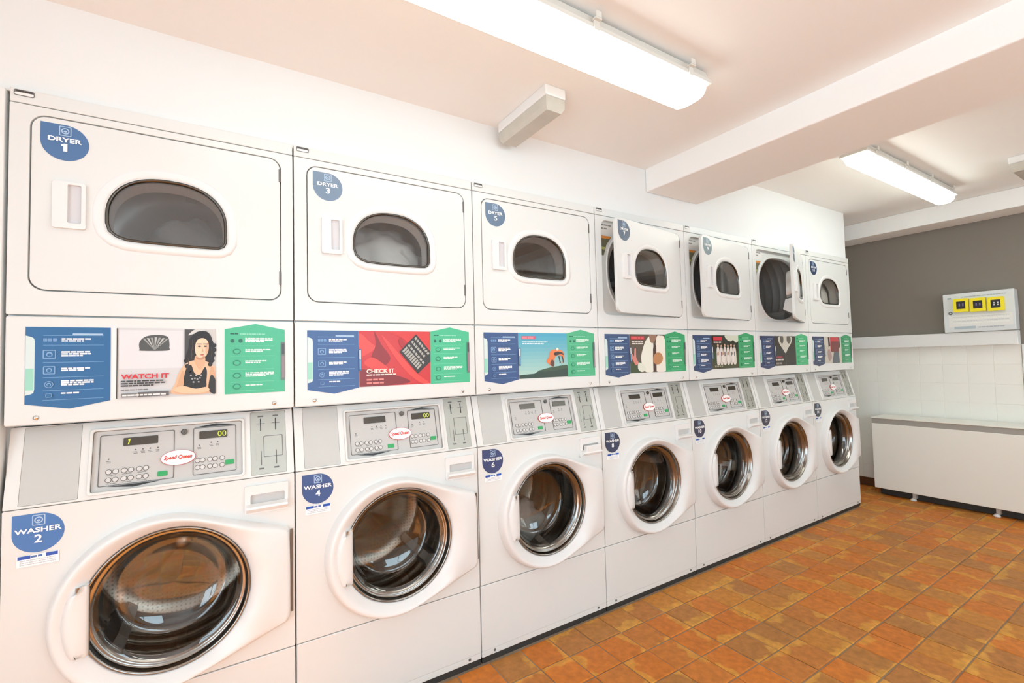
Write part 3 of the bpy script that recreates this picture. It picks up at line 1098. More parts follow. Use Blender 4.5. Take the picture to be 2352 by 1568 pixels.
def make_dryer(i):
    num = str(2 * i + 1)
    desc = ['with dark laundry behind its window, first at the left', 'with pale laundry behind its window, second from the left', 'closed, third from the left',
            'with its door slightly ajar, fourth from the left', 'with its door slightly ajar, fifth from the left', 'with its door standing open on the dark drum', 'with white laundry inside, last by the grey wall'][i]
    ox, oy, oz = W / 2, 0.35, 1.077
    d = thing('tumble_dryer', 'white stacked tumble dryer numbered %s %s' % (num, desc), 'tumble dryer', (i * W + ox, oy, oz), 'stacked tumble dryers')
    off = (-ox, -oy, -oz)
    E0, E1 = 0.0022, W - 0.0022

    def cab():
        b = B()
        t = 0.004
        b.box(E0, E0 + t, 0.0205, 0.70, 1.0775, 1.965, M_white)
        b.box(E1 - t, E1, 0.0205, 0.70, 1.0775, 1.965, M_white)
        b.box(E0 + t, E1 - t, 0.0205, 0.70, 1.961, 1.965, M_white)
        b.box(E0 + t, E1 - t, 0.054, 0.70, 1.0775, 1.081, M_white)
        b.box(E0 + t, E1 - t, 0.69, 0.70, 1.081, 1.961, M_dark)
        b.plate([(E0 + t, 1.081), (E1 - t, 1.081), (E1 - t, 1.961), (E0 + t, 1.961)], [superell(0.345, 1.66, 0.250, 0.214)], 0.0205, 0.026, M_white)
        return b.mesh('cabinet')
    obj('cabinet', cached('d_cab', cab), d, off)
    obj('top_panel', cached('d_top', lambda: B().box(E0, E1, 0.0, 0.02, 1.9315, 1.969, M_white).mesh('top_panel')), d, off, 0.0025)
    door_hole = rrect(0.0415, 0.6455, 1.4315, 1.9085, 0.036)
    obj('front_panel', cached('d_front', lambda: B().plate(rrect(E0, E1, 1.3675, 1.9290, 0.002, 1), [door_hole], 0.0, 0.02, M_white).mesh('front_panel')), d, off, 0.0022)
    gp = obj('graphics_panel', cached('d_gp', lambda: B().plate(rrect(E0, E1, 1.0775, 1.3630, 0.004, 2), [], 0.0, 0.02, M_white).mesh('graphics_panel')), d, off, 0.0035)
    if i == 0:
        px0, px1 = 0.229, 0.460
    else:
        px0, px1 = 0.2125, 0.4835
    obj('photo_sticker', photo_art(i, px0, px1, 1.134, 1.335), gp)
    obj('instruction_sticker', blue_art(i), gp)
    obj('price_sticker', green_art(i), gp)
    if i == 0:
        cl = B()
        cl.box(0.2135, 0.2270, -0.003, -0.0002, 1.133, 1.335, M_plastic)
        cl.box(0.2245, 0.2265, -0.0036, -0.003, 1.135, 1.334, M_gap)
        obj('picture_clip', cl, gp)

    def screw():
        return B().lathe(0, 0, [(0.0062, 0.0), (0.0062, -0.002), (0.004, -0.004), (0.0005, -0.0042)], M_chrome, 14, True).mesh('screw')
    for sx in (0.062, 0.622):
        obj('screw', cached('d_screw', screw), gp, (sx, 0, 1.096))
    obj('badge', cached('d_badge', badge_art), d, off)

    def drum():
        b = B()
        prof = [(0.232, 0.030), (0.262, 0.032), (0.300, 0.05)]
        for k in range(9):
            y = 0.07 + k * 0.055
            prof += [(0.300, y), (0.300, y + 0.036), (0.2975, y + 0.041), (0.2975, y + 0.050), (0.300, y + 0.0549)]
        prof += [(0.30, 0.58), (0.14, 0.59), (0.13, 0.575), (0.0005, 0.57)]
        b.lathe(0, 0, prof, M_ddrum, 56, True)
        return b.mesh('drum')
    dr = obj('drum', cached('d_drum', drum), d, (0.345 - ox, 0.0 - oy, 1.66 - oz))
    for k in range(3):
        def baf():
            b = B()
            lps = []
            for y in (0.075, 0.55):
                lps.append([(-0.045, y, -0.297), (0.045, y, -0.297), (0.016, y, -0.225), (-0.016, y, -0.225)])
            b.loft(lps, M_ddrum, False)
            b.add(lps[0], [[0, 1, 2, 3]], M_ddrum)
            return b.mesh('baffle')
        o = obj('baffle', cached('d_baf', baf), dr)
        o.rotation_euler = (0, math.radians(68 + 120 * k + 25 * i), 0)
    obj('opening_rim', cached('d_rim', lambda: B().loft([[(x, y, z) for x, z in superell(0.345, 1.66, 0.250 + e, 0.214 + e)] for e, y in ((0.010, 0.0200), (0.006, 0.0165), (0.0, 0.0175), (-0.006, 0.034))], M_plastic).mesh('opening_rim')), d, off)
    if i in (3, 4, 5):
        def notice():
            a = Art(lambda x, z, y: (x, y + 0.0198, z))
            a.rect(0.050, 0.150, 1.845, 1.903, ink(226, 226, 224))
            for q in range(2):
                a.words(0.054, 0.130 - q * .03, 1.888 - q * .018, 0.007, ink(140, 140, 140), random.Random(5))
            a.poly([(0.050, 1.735), (0.072, 1.735), (0.092, 1.79), (0.13, 1.836), (0.050, 1.836)], ink(104, 102, 80))
            a.poly([(0.050, 1.822), (0.112, 1.822), (0.13, 1.836), (0.050, 1.836)], ink(214, 136, 56))
            a.poly([(0.050, 1.765), (0.079, 1.765), (0.083, 1.778), (0.050, 1.778)], ink(176, 178, 96))
            return a.mesh('notice')
        obj('notice', cached('d_notice', notice), d, off)

    # door, hung on its right edge
    ang = {3: 8.7, 4: 7.4, 5: 20.6}.get(i, 0.0)
    hm = lambda p, e=0: (p[0] - HX, p[1] - HZ)
    dout = [hm(p) for p in rrect(0.0450, 0.6420, 1.4350, 1.9050, 0.033)]
    win = [hm(p) for p in DWIN]
    wh = [hm(p) for p in offset_loop(DWIN, 0.004)]
    door = obj('door', cached('d_door', lambda: B().plate(dout, [wh], 0.0, 0.0165, M_white).mesh('door')), d, (HX - ox, 0.0 - oy, HZ - oz), 0.0025)
    door.rotation_euler = (0, 0, math.radians(ang))

    def bezel():
        b = B()
        lps = []
        for e, y in ((0.032, 0.0005), (0.030, -0.0012), (0.026, -0.0024), (0.018, -0.0032), (0.010, -0.0022), (0.0045, 0.001), (0.004, 0.012)):
            lp = [hm(p) for p in offset_loop(DWIN, e)]
            # the lip is deeper below the glass than above it
            lps.append([(x, y * (1.0 if z > -0.06 or y > 0 else 2.6), z) for x, z in lp])
        b.loft(lps, M_plastic)
        return b.mesh('window_bezel')
    obj('window_bezel', cached('d_bezel', bezel), door)

    def trim():
        b = B()
        b.loft([[(x, y, z) for x, z in [hm(p) for p in offset_loop(DWIN, e)]] for e, y in ((0.0042, 0.004), (0.0036, -0.001), (0.0005, -0.0028), (-0.0035, -0.001), (-0.004, 0.006))], M_darkchrome)
        return b.mesh('window_trim')
    obj('window_trim', cached('d_trim', trim), door)
    obj('window_glass', cached('d_glass', lambda: B().plate([hm(p) for p in offset_loop(DWIN, -0.0005)], [], 0.0035, 0.0060, M_glassd).mesh('window_glass')), door)

    def plug():
        b = B()
        o_ = [hm(p) for p in offset_loop(DWIN, 0.0055)]
        o2 = [hm(p) for p in offset_loop(DWIN, -0.004)]
        b.loft([[(x, 0.0166, z) for x, z in o_], [(x * 0.98 - 0.006, 0.062, z - 0.012) for x, z in o_], [(x * 0.98 - 0.006, 0.062, z - 0.012) for x, z in o2], [(x, 0.0166, z) for x, z in o2]], M_ddrum, False)
        # chute under the window on the inside of the door
        b.loft([[(-0.47, 0.0166, -0.200), (-0.14, 0.0166, -0.200), (-0.15, 0.0166, -0.09), (-0.46, 0.0166, -0.09)],
                [(-0.44, 0.085, -0.165), (-0.18, 0.085, -0.165), (-0.18, 0.070, -0.10), (-0.44, 0.070, -0.10)]], M_plastic, False, True, True)
        return b.mesh('inner_liner')
    obj('inner_liner', cached('d_plug', plug), door)

    def handle():
        b = B()
        o_ = [hm(p) for p in rrect(0.088, 0.157, 1.604, 1.732, 0.006, 3)]
        h_ = [hm(p) for p in rrect(0.1195, 0.1475, 1.619, 1.7245, 0.003, 3)]
        b.plate(o_, [h_], -0.011, 0.0005, M_plastic)
        b.plate([hm(p) for p in rrect(0.118, 0.149, 1.617, 1.726, 0.003, 3)], [], -0.0012, 0.0003, mat('handle_pocket', (0.62, 0.61, 0.63), 0.4))
        return b.mesh('handle')
    obj('handle', cached('d_handle', handle), door, bevel=0.003)
    for hz in (1.507, 1.852):
        obj('hinge', cached('d_hinge', lambda: B().box(-0.0035, 0.0028, -0.002, 0.012, -0.022, 0.022, M_gasket).mesh('hinge')), door, (0, 0, hz - HZ))
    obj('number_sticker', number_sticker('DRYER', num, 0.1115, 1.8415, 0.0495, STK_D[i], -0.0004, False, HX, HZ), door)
    return d


# washer door: circle drawn out to a hinge edge on the right
DCX, DCZ, DR = 0.332, 0.551, 0.244
GCX, GCZ, GR = 0.352, 0.555, 0.2005


def door_outline(n=96):
    hull = []
    pts = circ(DCX, DCZ, DR, 180) + [(0.666, 0.690), (0.668, 0.40), (0.668, 0.55)]
    pts = sorted(set((round(x, 5), round(z, 5)) for x, z in pts))

    def half(ps):
        h = []
        for p in ps:
            while len(h) > 1 and (h[-1][0] - h[-2][0]) * (p[1] - h[-2][1]) - (h[-1][1] - h[-2][1]) * (p[0] - h[-2][0]) <= 0:
                h.pop()
            h.append(p)
        return h
    hull = half(pts)[:-1] + half(pts[::-1])[:-1]
    out = []
    for k in range(n):
        a = 2 * math.pi * k / n
        dx, dz = math.cos(a), math.sin(a)
        best = None
        for p, q in zip(hull, hull[1:] + hull[:1]):
            ex, ez = q[0] - p[0], q[1] - p[1]
            den = dx * ez - dz * ex
            if abs(den) < 1e-12:
                continue
            t = ((p[0] - GCX) * ez - (p[1] - GCZ) * ex) / den
            s = ((p[0] - GCX) * dz - (p[1] - GCZ) * dx) / den
            if t > 0 and -1e-6 <= s <= 1 + 1e-6:
                best = t if best is None else max(best, t)
        out.append((a, best))
    return out


SLOPE_Y, Z_CB, Z_CT = 0.052, 0.8645, 1.0700      # console: bottom edge at y=0, top edge set back
CL = math.hypot(SLOPE_Y, Z_CT - Z_CB)
CS, CC = SLOPE_Y / CL, (Z_CT - Z_CB) / CL


def con(x, s, n):
    """point on the sloping console: s up the slope, n = depth (negative is proud)"""
    return (x, s * CS + n * CC, Z_CB + s * CC - n * CS)


def make_washer(i):
    num = str(2 * i + 2)
    desc = ['first at the left, below the watch poster', 'second from the left, below the red poster', 'third from left, grey laundry inside', 'fourth from the left, below the white shirt poster',
            'fifth from the left, below the cricket team poster', 'sixth from the left, below the dryer standing open', 'last by the grey wall at the far end'][i]
    if i == 4:
        desc = 'fifth from left, below people in white'
    ox, oy, oz = W / 2, 0.35, 0.0
    d = thing('washing_machine', 'white front loading washing machine numbered %s, %s' % (num, desc), 'washing machine', (i * W + ox, oy, oz), 'front loading washing machines')
    off = (-ox, -oy, -oz)
    E0, E1 = 0.0022, W - 0.0022

    def cab():
        b = B()
        t = 0.004
        b.box(E0, E0 + t, 0.0605, 0.70, 0.0215, 1.0755, M_white)
        b.box(E1 - t, E1, 0.0605, 0.70, 0.0215, 1.0755, M_white)
        b.box(E0, E0 + t, 0.0205, 0.0605, 0.0215, 0.862, M_white)
        b.box(E1 - t, E1, 0.0205, 0.0605, 0.0215, 0.862, M_white)
        b.box(E0 + t, E1 - t, 0.0605, 0.70, 1.071, 1.0755, M_white)
        b.box(E0 + t, E1 - t, 0.69, 0.70, 0.03, 1.071, M_dark)
        b.box(E0 + t, E1 - t, 0.03, 0.69, 0.0215, 0.03, M_dark)
        b.box(E0 + t, E1 - t, 0.0205, 0.03, 0.0215, 0.305, M_gap)
        return b.mesh('cabinet')
    obj('cabinet', cached('w_cab', cab), d, off)
    obj('shade_plinth', cached('w_pl', lambda: B().box(0.004, W - 0.004, 0.006, 0.68, -0.0035, 0.0212, M_gap).mesh('shade_plinth')), d, off)  # coloured dark and set forward to give the shadow gap above the floor
    obj('lower_panel', cached('w_low', lambda: B().plate(rrect(E0, E1, 0.0455, 0.3030, 0.003, 2), [], 0.0, 0.02, M_white).mesh('lower_panel')), d, off, 0.0035)
    obj('kick_strip', cached('w_kick', lambda: B().plate(rrect(E0, E1, 0.0215, 0.0449, 0.002, 2), [], 0.0015, 0.02, M_white).mesh('kick_strip')), d, off, 0.0015)
    for sx in (0.060, 0.628):
        obj('screw', cached('w_screw', lambda: B().lathe(0, 0, [(0.0055, 0.0), (0.005, -0.002), (0.0005, -0.0022)], M_gasket, 12, True).mesh('screw')), d, (sx - ox, -oy, 0.036 - oz))
    obj('front_panel', cached('w_front', lambda: B().plate(rrect(E0, E1, 0.3065, 0.8620, 0.003, 2), [circ(GCX, GCZ, 0.232, 72)], 0.0, 0.02, M_white).mesh('front_panel')), d, off, 0.003)

    # sloping console fascia
    def fascia():
        b = B()
        holes = [rrect(0.030, 0.145, 0.006, CL - 0.003, 0.003, 2), rrect(0.168, 0.534, 0.014, 0.186, 0.006, 3), rrect(0.556, 0.659, 0.006, CL - 0.004, 0.003, 2)]
        b.plate(rrect(E0, E1, 0.0, CL, 0.002, 1), holes, 0.0, 0.012, M_white, con)
        b.plate(rrect(0.163, 0.539, 0.009, 0.191, 0.009, 4), [rrect(0.170, 0.532, 0.016, 0.184, 0.006, 3)], -0.007, 0.002, M_white, con)
        return b.mesh('console')
    obj('console', cached('w_con', fascia), d, off, 0.002)
    obj('side_plate', cached('w_side', lambda: B().plate(rrect(0.0305, 0.1445, 0.0065, CL - 0.0035, 0.003, 2), [], 0.001, 0.010, M_greyplate, con).mesh('side_plate')), d, off)
    # coin panel
    cp = obj('coin_panel', cached('w_coin', lambda: B().plate(rrect(0.5565, 0.6585, 0.0065, CL - 0.0045, 0.003, 2), [], 0.0015, 0.010, M_coin, con).mesh('coin_panel')), d, off)

    def slots():
        b = B()
        for x in (0.5855, 0.6295):
            b.plate(rrect(x - 0.0015, x + 0.0015, 0.145, 0.185, 0.0007, 1), [], 0.0002, 0.0015, M_black, con)
            b.plate(rrect(x - 0.012, x + 0.012, 0.168, 0.1695, 0.0003, 1), [], 0.0004, 0.0015, M_gasket, con)
            b.plate(rrect(x - 0.0012, x + 0.0012, 0.035, 0.080, 0.0005, 1), [], 0.0002, 0.0015, M_gasket, con)
            b.plate(rrect(x - 0.008, x + 0.008, 0.1905, 0.195, 0.0007, 1), [], 0.0006, 0.0015, M_gasket, con)
            b.plate(rrect(x - 0.007, x + 0.007, 0.022, 0.027, 0.0007, 1), [], 0.0006, 0.0015, M_gasket, con)
        return b.mesh('coin_slot')
    obj('coin_slot', cached('w_slots', slots), cp)
    obj('coin_door', cached('w_cdoor', lambda: B().plate(rrect(0.5930, 0.6490, 0.060, 0.128, 0.002, 2), [rrect(0.5945, 0.6475, 0.0615, 0.1265, 0.002, 2)], 0.0005, 0.0015, M_gasket, con).plate(rrect(0.571, 0.591, 0.050, 0.118, 0.002, 2), [], 0.0004, 0.0015, M_coin, con).mesh('coin_door')), cp)

    # control panel
    def panel():
        b = B()
        b.plate(rrect(0.1705, 0.5315, 0.0165, 0.1835, 0.006, 3), [], 0.003, 0.010, M_panelgrey, con)
        for x0, x1 in ((0.184, 0.356), (0.402, 0.516)):
            b.plate(rrect(x0, x1, 0.030, 0.172, 0.004, 2), [rrect(x0 + .0018, x1 - .0018, 0.0318, 0.1702, 0.003, 2)], 0.0012, 0.0032, M_gasket, con)
        b.plate([(0.205, 0.0285), (0.262, 0.0205), (0.325, 0.0285)], [], 0.0012, 0.0032, M_black, con)
        b.plate([(0.405, 0.1735), (0.515, 0.1735), (0.462, 0.1815)], [], 0.0012, 0.0032, M_black, con)
        return b.mesh('control_panel')
    p = obj('control_panel', cached('w_panel', panel), d, off)
    lit = i < 2
    for kk, (x0, x1) in enumerate(((0.236, 0.316), (0.418, 0.492))):
        def disp(x0=x0, x1=x1, kk=kk):
            b = B()
            b.plate(rrect(x0, x1, 0.137, 0.160, 0.002, 2), [], 0.0004, 0.0032, M_lcd, con)
            a = Art(lambda x, z, y: con(x, z, y + 0.0003))
            if lit and kk == 1:
                a.text('00', x1 - 0.026, x1 - 0.003, 0.1405, 0.157, M_digit, 0.0)
            elif i == 0 and kk == 0:
                a.poly([(x0 + .010, .1405), (x0 + .013, .1405), (x0 + .016, .157), (x0 + .010, .154), (x0 + .0125, .152)], M_digit)
            o = len(b.v)
            for f, k in zip(a.b.f, a.b.m):
                b.f.append([q + o for q in f])
                b.m.append(b.mi(a.b.mats[k]))
                b.sm.append(False)
            b.v += a.b.v
            return b.mesh('display')
        obj('display', cached(('w_disp', kk, min(i, 2)), disp), p)

    def lock():
        b = B()
        for r, n0, n1, m in ((0.0085, -0.003, 0.003, M_darkchrome), (0.006, -0.0042, -0.003, M_gasket)):
            b.plate(circ(0.3795, 0.163, r, 20), [], n0, n1, m, con)
        b.plate(rrect(0.3788, 0.3802, 0.159, 0.167, 0.0003, 1), [], -0.0046, -0.0042, M_black, con)
        return b.mesh('key_lock')
    obj('key_lock', cached('w_lock', lock), p)
    ks = [(x, s) for x in (0.2065, 0.2215, 0.2405, 0.2555, 0.2745, 0.2895) for s in (0.046, 0.0685)] + [(x, s) for x in (0.414, 0.427, 0.446, 0.459, 0.478) for s in (0.052, 0.073)]
    for kx, ksz in ks:
        obj('button', cached(('w_btn', kx, ksz), lambda: B().plate(circ(kx, ksz, 0.0074, 12), [circ(kx, ksz, 0.0060, 12)], 0.0016, 0.0032, M_gasket, con).plate(circ(kx, ksz, 0.0058, 12), [], 0.0010, 0.0032, M_key, con).mesh('button')), p)
    for gx, gs in ((0.3285, 0.047), (0.4975, 0.058)):
        obj('start_button', cached(('w_gbtn', gx), lambda: B().plate(rrect(gx - 0.012, gx + 0.012, gs - 0.007, gs + 0.007, 0.002, 2), [], 0.0005, 0.0032, M_green, con).mesh('start_button')), p)

    def icons():
        a = Art(lambda x, z, y: con(x, z, y + 0.0026))
        rn = random.Random(21)
        for x in (0.264, 0.281, 0.298, 0.316, 0.449, 0.466, 0.205, 0.418):
            z = 0.118 if x not in (0.205, 0.418) else (0.098 if x < 0.3 else 0.112)
            a.poly(circ(x, z + 0.006, 0.0022, 8), M_gasket, 0)
            a.words(x - 0.005, x + 0.005, z - 0.001, 0.0016, M_gasket, rn, 0)
            a.words(x - 0.004, x + 0.005, z - 0.005, 0.0016, M_gasket, rn, 0)
        for x in (0.2065, 0.2405, 0.2745):
            for z in (0.0355, 0.058):
                a.words(x - 0.004, x + 0.018, z, 0.0014, M_gasket, rn, 0)
        return a.mesh('symbols')
    obj('symbols', cached('w_icons', icons), p)

    def logo():
        b = B()
        b.plate(circ(0.3665, 0.088, 0.0435, 40, 0.0225), [], -0.0026, 0.0032, ink(196, 84, 78), con)
        b.plate(circ(0.3665, 0.088, 0.0420, 40, 0.0212), [], -0.0034, -0.0026, WHITE, con)
        a = Art(lambda x, z, y: con(x, z, y - 0.0034))
        a.text('Speed Queen', 0.3665 - 0.036, 0.3665 + 0.033, 0.080, 0.0955, ink(206, 52, 36), 0.035, 0.15)
        o = len(b.v)
        for f, k in zip(a.b.f, a.b.m):
            b.f.append([q + o for q in f])
            b.m.append(b.mi(a.b.mats[k]))
            b.sm.append(False)
        b.v += a.b.v
        return b.mesh('logo_plate')
    obj('logo_plate', cached('w_logo', logo), p)

    # detergent drawer
    def drawer():
        b = B()
        b.plate(rrect(0.537, 0.661, 0.7535, 0.8400, 0.004, 3), [rrect(0.553, 0.650, 0.782, 0.812, 0.004, 3)], -0.011, 0.0005, M_plastic)
        b.box(0.551, 0.652, -0.0008, 0.0004, 0.780, 0.814, mat('drawer_slot_shade', (0.56, 0.55, 0.54), 0.5))  # slot back greyed to carry the shade of a deeper recess
        # lip pulled forward under the slot
        x0, x1 = 0.541, 0.657
        b.loft([[(x, -0.0105, 0.785), (x, -0.030, 0.779), (x, -0.032, 0.772), (x, -0.011, 0.757)] for x in (x0, x1)], M_plastic, False)
        for x in (x0, x1):
            b.add([(x, -0.0105, 0.785), (x, -0.030, 0.779), (x, -0.032, 0.772), (x, -0.011, 0.757)], [[0, 1, 2, 3]], M_plastic)
        return b.mesh('detergent_drawer')
    dr_ = obj('detergent_drawer', cached('w_draw', drawer), d, off, 0.002)
    if i == 2:
        fl = B().box(0.562, 0.654, -0.030, -0.006, 0.766, 0.806, M_plastic)
        obj('drawer_flap', fl, dr_, bevel=0.004)
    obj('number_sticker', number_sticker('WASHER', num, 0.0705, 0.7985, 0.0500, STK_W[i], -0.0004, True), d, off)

    # door
    def ring():
        b = B()
        ol = door_outline(120)
        prof = [(0.0, 0.0), (0.02, -0.014), (0.06, -0.027), (0.12, -0.036), (0.20, -0.0415), (0.30, -0.0425), (0.42, -0.040), (0.60, -0.033), (0.80, -0.025), (0.92, -0.0195), (1.0, -0.015)]
        lps = []
        for t, y in prof:
            lp = []
            for a, R in ol:
                ext = max(0.0, min(1.0, (R - 0.265) / 0.06)) if math.cos(a) > 0 else 0.0
                Rm = R + (GR - R) * t
                yc = y
                if ext > 0:
                    # drawn-out side: low at the hinge, climbing to the rim near the glass
                    rim = GR + 0.045
                    if Rm > rim:
                        q = max(0.0, min(1.0, (R - Rm) / (R - rim)))
                        yh = -0.026 * min(1, t * 22) - 0.014 * q * q * (3 - 2 * q)
                    else:
                        q = (Rm - GR) / 0.045
                        yh = -0.015 - 0.025 * math.sin(min(1, q * 1.15) * math.pi / 2)
                    yc = y * (1 - ext) + yh * ext
                lp.append((GCX + Rm * math.cos(a), yc, GCZ + Rm * math.sin(a)))
            lps.append(lp)
        lps.append([(GCX + (GR - 0.001) * math.cos(a), -0.004, GCZ + (GR - 0.001) * math.sin(a)) for a, R in ol])
        b.loft(lps, M_plastic)
        return b.mesh('door')
    dm = obj('door', cached('w_door', ring), d, off)

    def grip():
        b = B()
        z0, z1 = 0.466, 0.648
        loops = []
        for k in range(17):
            z = z0 + (z1 - z0) * k / 16
            e = 0.0 if 0 < k < 16 else 0.0025
            xl = DCX - math.sqrt((DR - 0.036) ** 2 - (z - DCZ) ** 2)
            xr = 0.1705
            loops.append([(xl + dx, y + e, z) for dx, y in ((-0.004, -0.030), (0.0, -0.0408 if k % 16 else -0.0395), (0.012, -0.0432))] +
                         [(xr + dx, y + e, z) for dx, y in ((-0.02, -0.0425), (0.0, -0.0385), (0.005, -0.033), (0.0055, -0.014))])
        b.loft(loops, M_plastic, True)
        n = len(loops[0])
        b.add(loops[0], [list(range(n))], M_plastic)
        b.add(loops[-1], [list(range(n))], M_plastic)
        return b.mesh('grip')
    obj('grip', cached('w_grip', grip), dm)
    obj('hinge', cached('w_hinge', lambda: B().box(0.6675, 0.6745, -0.006, 0.001, 0.42, 0.682, mat('hinge_brown', (0.16, 0.12, 0.09), 0.5)).mesh('hinge')), dm)
    obj('glass_rim', cached('w_rim', lambda: B().lathe(GCX, GCZ, [(GR + 0.001, -0.003), (GR - 0.0005, -0.019), (GR - 0.004, -0.0205), (GR - 0.0075, -0.016), (GR - 0.010, -0.004), (GR - 0.0145, 0.004), (GR - 0.018, 0.002), (GR - 0.022, 0.008), (GR - 0.026, 0.012)], M_rimsteel, 84).mesh('glass_rim')), dm)
    obj('glass', cached('w_glass', lambda: B().lathe(GCX, GCZ, [(GR - 0.009, -0.008), (GR - 0.013, 0.004), (GR - 0.020, 0.010), (GR - 0.032, 0.012), (GR - 0.038, 0.020), (GR - 0.044, 0.050), (GR - 0.050, 0.085), (GR - 0.056, 0.098), (GR - 0.066, 0.104), (GR - 0.074, 0.103), (GR - 0.084, 0.108), (GR - 0.12, 0.116), (GR - 0.16, 0.120), (0.0006, 0.121)], M_glass, 72, True).mesh('glass')), dm)
    # gasket and drum
    obj('gasket', cached('w_gask', lambda: B().lathe(GCX, GCZ, [(0.231, 0.008), (0.222, 0.006), (0.212, 0.022), (0.216, 0.040), (0.206, 0.052), (0.203, 0.072), (0.214, 0.086), (0.236, 0.088)], M_gasket, 72).mesh('gasket')), d, off)

    def drum():
        b = B()
        prof = [(0.214, 0.092), (0.225, 0.094), (0.245, 0.110), (0.258, 0.135)]
        for k in range(5):
            y = 0.15 + k * 0.062
            prof += [(0.258, y), (0.258, y + 0.045), (0.253, y + 0.050), (0.253, y + 0.057)]
        prof += [(0.258, 0.47), (0.245, 0.485), (0.12, 0.49), (0.105, 0.475), (0.05, 0.475), (0.04, 0.465), (0.0005, 0.463)]
        b.lathe(0, 0, prof, M_drum, 64, True)
        return b.mesh('drum')
    dm2 = obj('drum', cached('w_drum', drum), d, (GCX - ox, -oy, GCZ - oz))

    def lifter():
        b = B()
        lps = [[(-0.035, y, -0.2565), (0.035, y, -0.2565), (0.016, y, -0.205 - e), (-0.016, y, -0.205 - e)] for y, e in ((0.155, 0.015), (0.19, 0.0), (0.42, 0.0), (0.455, 0.015))]
        b.loft(lps, M_ddrum, False)
        b.add(lps[0], [[0, 1, 2, 3]], M_ddrum)
        return b.mesh('lifter')
    for k in range(3):
        o = obj('lifter', cached('w_lift', lifter), dm2)
        o.rotation_euler = (0, math.radians(40 + 120 * k + 31 * i), 0)
    return d


for i in range(7):
    make_washer(i)
for i in range(7):
    make_dryer(i)


# laundry lying in the drums
def heap(name, label, cx, cy, cz, sx, sy, sz, m, seed, floor_r, ax, az):
    bm = bmesh.new()
    bmesh.ops.create_icosphere(bm, subdivisions=4, radius=1.0)
    from mathutils import noise
    for v in bm.verts:
        p = v.co.copy()
        n1 = noise.noise(p * 1.7 + Vector((seed, 0, 0)))
        n2 = abs(noise.noise(p * 3.6 + Vector((0, seed, 0))))
        k = 1 + 0.28 * n1 - 0.30 * n2
        q = Vector((p.x * sx * k, p.y * sy * k, p.z * sz * k))
        x, z = cx + q.x, cz + q.z
        dx, dz = x - ax, z - az
        r = math.hypot(dx, dz)
        if r > floor_r:
            x, z = ax + dx * floor_r / r, az + dz * floor_r / r
        v.co = (x - cx, q.y, z - cz)
    me = bpy.data.meshes.new(name)
    bm.to_mesh(me)
    bm.free()
    me.materials.append(m)
    for p in me.polygons:
        p.use_smooth = True
    o = obj(name, me, None, (cx, cy, cz))
    return tag(o, label, 'laundry')


heap('laundry_heap', 'dark grey laundry heaped behind the window of the first dryer', 0.40, 0.22, 1.55, 0.19, 0.13, 0.17, M_clothd, 3, 0.288, 0.345, 1.66)
heap('laundry_heap', 'pale grey laundry behind the window of the second dryer', W + 0.36, 0.20, 1.57, 0.22, 0.11, 0.20, M_clothp, 8, 0.288, W + 0.345, 1.66)
heap('laundry_heap', 'white laundry filling the window of the last dryer by the grey wall', 6 * W + 0.35, 0.155, 1.66, 0.22, 0.095, 0.20, M_clothw, 5, 0.288, 6 * W + 0.345, 1.66)
heap('laundry_heap', 'damp grey blue laundry at the bottom of the third washing machine drum', 2 * W + 0.31, 0.27, 0.43, 0.17, 0.11, 0.13, M_clothb, 2, 0.247, 2 * W + GCX, GCZ)

# ------------------------------------------------------------------ far end: heater and switch box
hx0, hx1, hy0, hy1 = 5.205, 5.480, -1.60, 0.062
t = thing('storage_heater', 'long low cream storage heater on small feet below the white tiles', 'heater', ((hx0 + hx1) / 2, (hy0 + hy1) / 2, 0))
of = (-(hx0 + hx1) / 2, -(hy0 + hy1) / 2, 0)
obj('body', B().box(hx0, hx1, hy0, hy1, 0.062, 0.604, M_heater), t, of, 0.004)
obj('lid', B().box(hx0 - 0.002, hx1, hy0, hy1 + 0.001, 0.6475, 0.657, M_heater), t, of, 0.003)
obj('base', B().box(hx0 + 0.060, hx1 - 0.02, hy0 + 0.03, hy1 - 0.02, 0.004, 0.0615, M_gap), t, of)  # dark block standing in for the shadow beneath the heater
obj('vent_strip', B().box(hx0 + 0.004, hx1 - 0.004, hy0 + 0.004, hy1 - 0.004, 0.604, 0.6475, M_vent), t, of)
for fy in (-0.20, -0.68, -1.20):
    f = B().box(hx0 + 0.020, hx0 + 0.055, fy - 0.012, fy + 0.012, 0.020, 0.062, M_foot)
    f.lathe(0, 0, [(0.001, 0.0)], M_foot, 6) if False else None
    fo = obj('foot', f, t, of)
    pd = B()
    lp = lambda r, z: [(hx0 + 0.030 + r * math.cos(2 * math.pi * k / 18), fy + 0.010 + r * math.sin(2 * math.pi * k / 18), z) for k in range(18)]
    pd.loft([lp(0.020, 0.001), lp(0.020, 0.008), lp(0.012, 0.020)], M_plastic, False, True, True)
    obj('foot_pad', pd, fo)
for fy in (-0.02, -1.52):
    obj('foot', B().box(hx1 - 0.06, hx1 - 0.02, fy - 0.015, fy + 0.015, 0.0012, 0.062, M_foot), t, of)

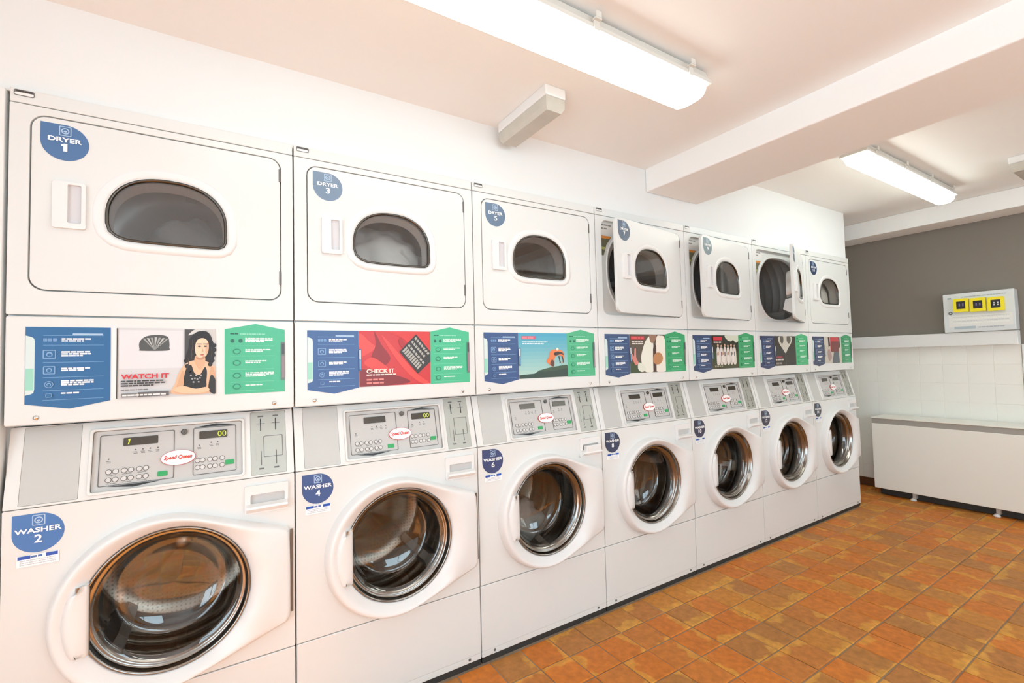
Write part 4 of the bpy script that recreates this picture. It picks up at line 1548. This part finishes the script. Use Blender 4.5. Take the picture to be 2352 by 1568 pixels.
qx0, qy0, qy1, qz0, qz1 = 5.400, -0.800, -0.400, 1.3475, 1.652
t = thing('switch_box', 'pale grey metal box with three yellow meters standing on the white ledge', 'control box', ((qx0 + XF) / 2, (qy0 + qy1) / 2, qz0))
of = (-(qx0 + XF) / 2, -(qy0 + qy1) / 2, -qz0)
obj('case', B().box(qx0, XF - 0.0005, qy0, qy1, qz0, qz1, M_boxgrey), t, of, 0.005)
FR = lambda y, z, n: (qx0 + n, y, z)            # drawing on the box front: y runs right to left
for k, yc in enumerate((-0.512, -0.608, -0.705)):
    zc = 1.557 - 0.005 * k
    f = B()
    f.plate([(-a, b) for a, b in rrect(-yc - 0.0435, -yc + 0.0435, zc - 0.052, zc + 0.052, 0.004, 2)], [[(-a, b) for a, b in rrect(-yc - 0.0265, -yc + 0.0265, zc - 0.029, zc + 0.031, 0.002, 2)]], -0.026, 0.0, M_yellow, FR)
    mt_ = obj('meter', f, t, of)
    s_ = B()
    s_.plate([(-a, b) for a, b in rrect(-yc - 0.0262, -yc + 0.0262, zc - 0.0287, zc + 0.0307, 0.002, 2)], [], -0.020, -0.001, M_black, FR)
    a = Art(lambda y, z, n: (qx0 - 0.0202 + n, y, z))
    dg = ink(206, 210, 216) if k == 2 else ink(112, 104, 150)
    for q in (-0.011, 0.009):
        for zz in (-0.006, 0.009) if k == 2 else (-0.002, 0.008):
            a.rect(yc + q - 0.0045, yc + q + 0.0045, zc + zz - 0.0055, zc + zz + 0.0055, dg, 0 if q > 0 else 1)
    o = len(s_.v)
    for ff, kk in zip(a.b.f, a.b.m):
        s_.f.append([z + o for z in ff])
        s_.m.append(s_.mi(a.b.mats[kk]))
        s_.sm.append(False)
    s_.v += a.b.v
    obj('meter_display', s_, mt_)
a = Art(lambda y, z, n: (qx0 - 0.0004 + n, y, z))
rn = random.Random(31)
a.rect(-0.786, -0.432, 1.388, 1.478, ink(226, 228, 226))
for q in range(4):
    a.words(-0.768, -0.45, 1.462 - q * 0.016, 0.006, ink(238, 240, 236) if q % 2 else ink(200, 206, 206), rn)
a.rect(-0.585, -0.462, 1.372, 1.392, ink(176, 192, 200))
a.words(-0.74, -0.60, 1.378, 0.006, ink(168, 176, 184), rn)
a.words(-0.76, -0.50, 1.618, 0.007, ink(176, 182, 196), rn)
a.rect(-0.452, -0.430, 1.612, 1.622, ink(130, 150, 156))
obj('printed_label', a.mesh('printed_label'), t, of)
lk = B()
for r, n0, n1, m in ((0.012, -0.006, 0.0, M_darkchrome), (0.006, -0.008, -0.006, M_chrome)):
    lk.plate([(-p, q) for p, q in circ(0.444, 1.500, r, 18)], [], n0, n1, m, FR)
obj('key_lock', lk, t, of)
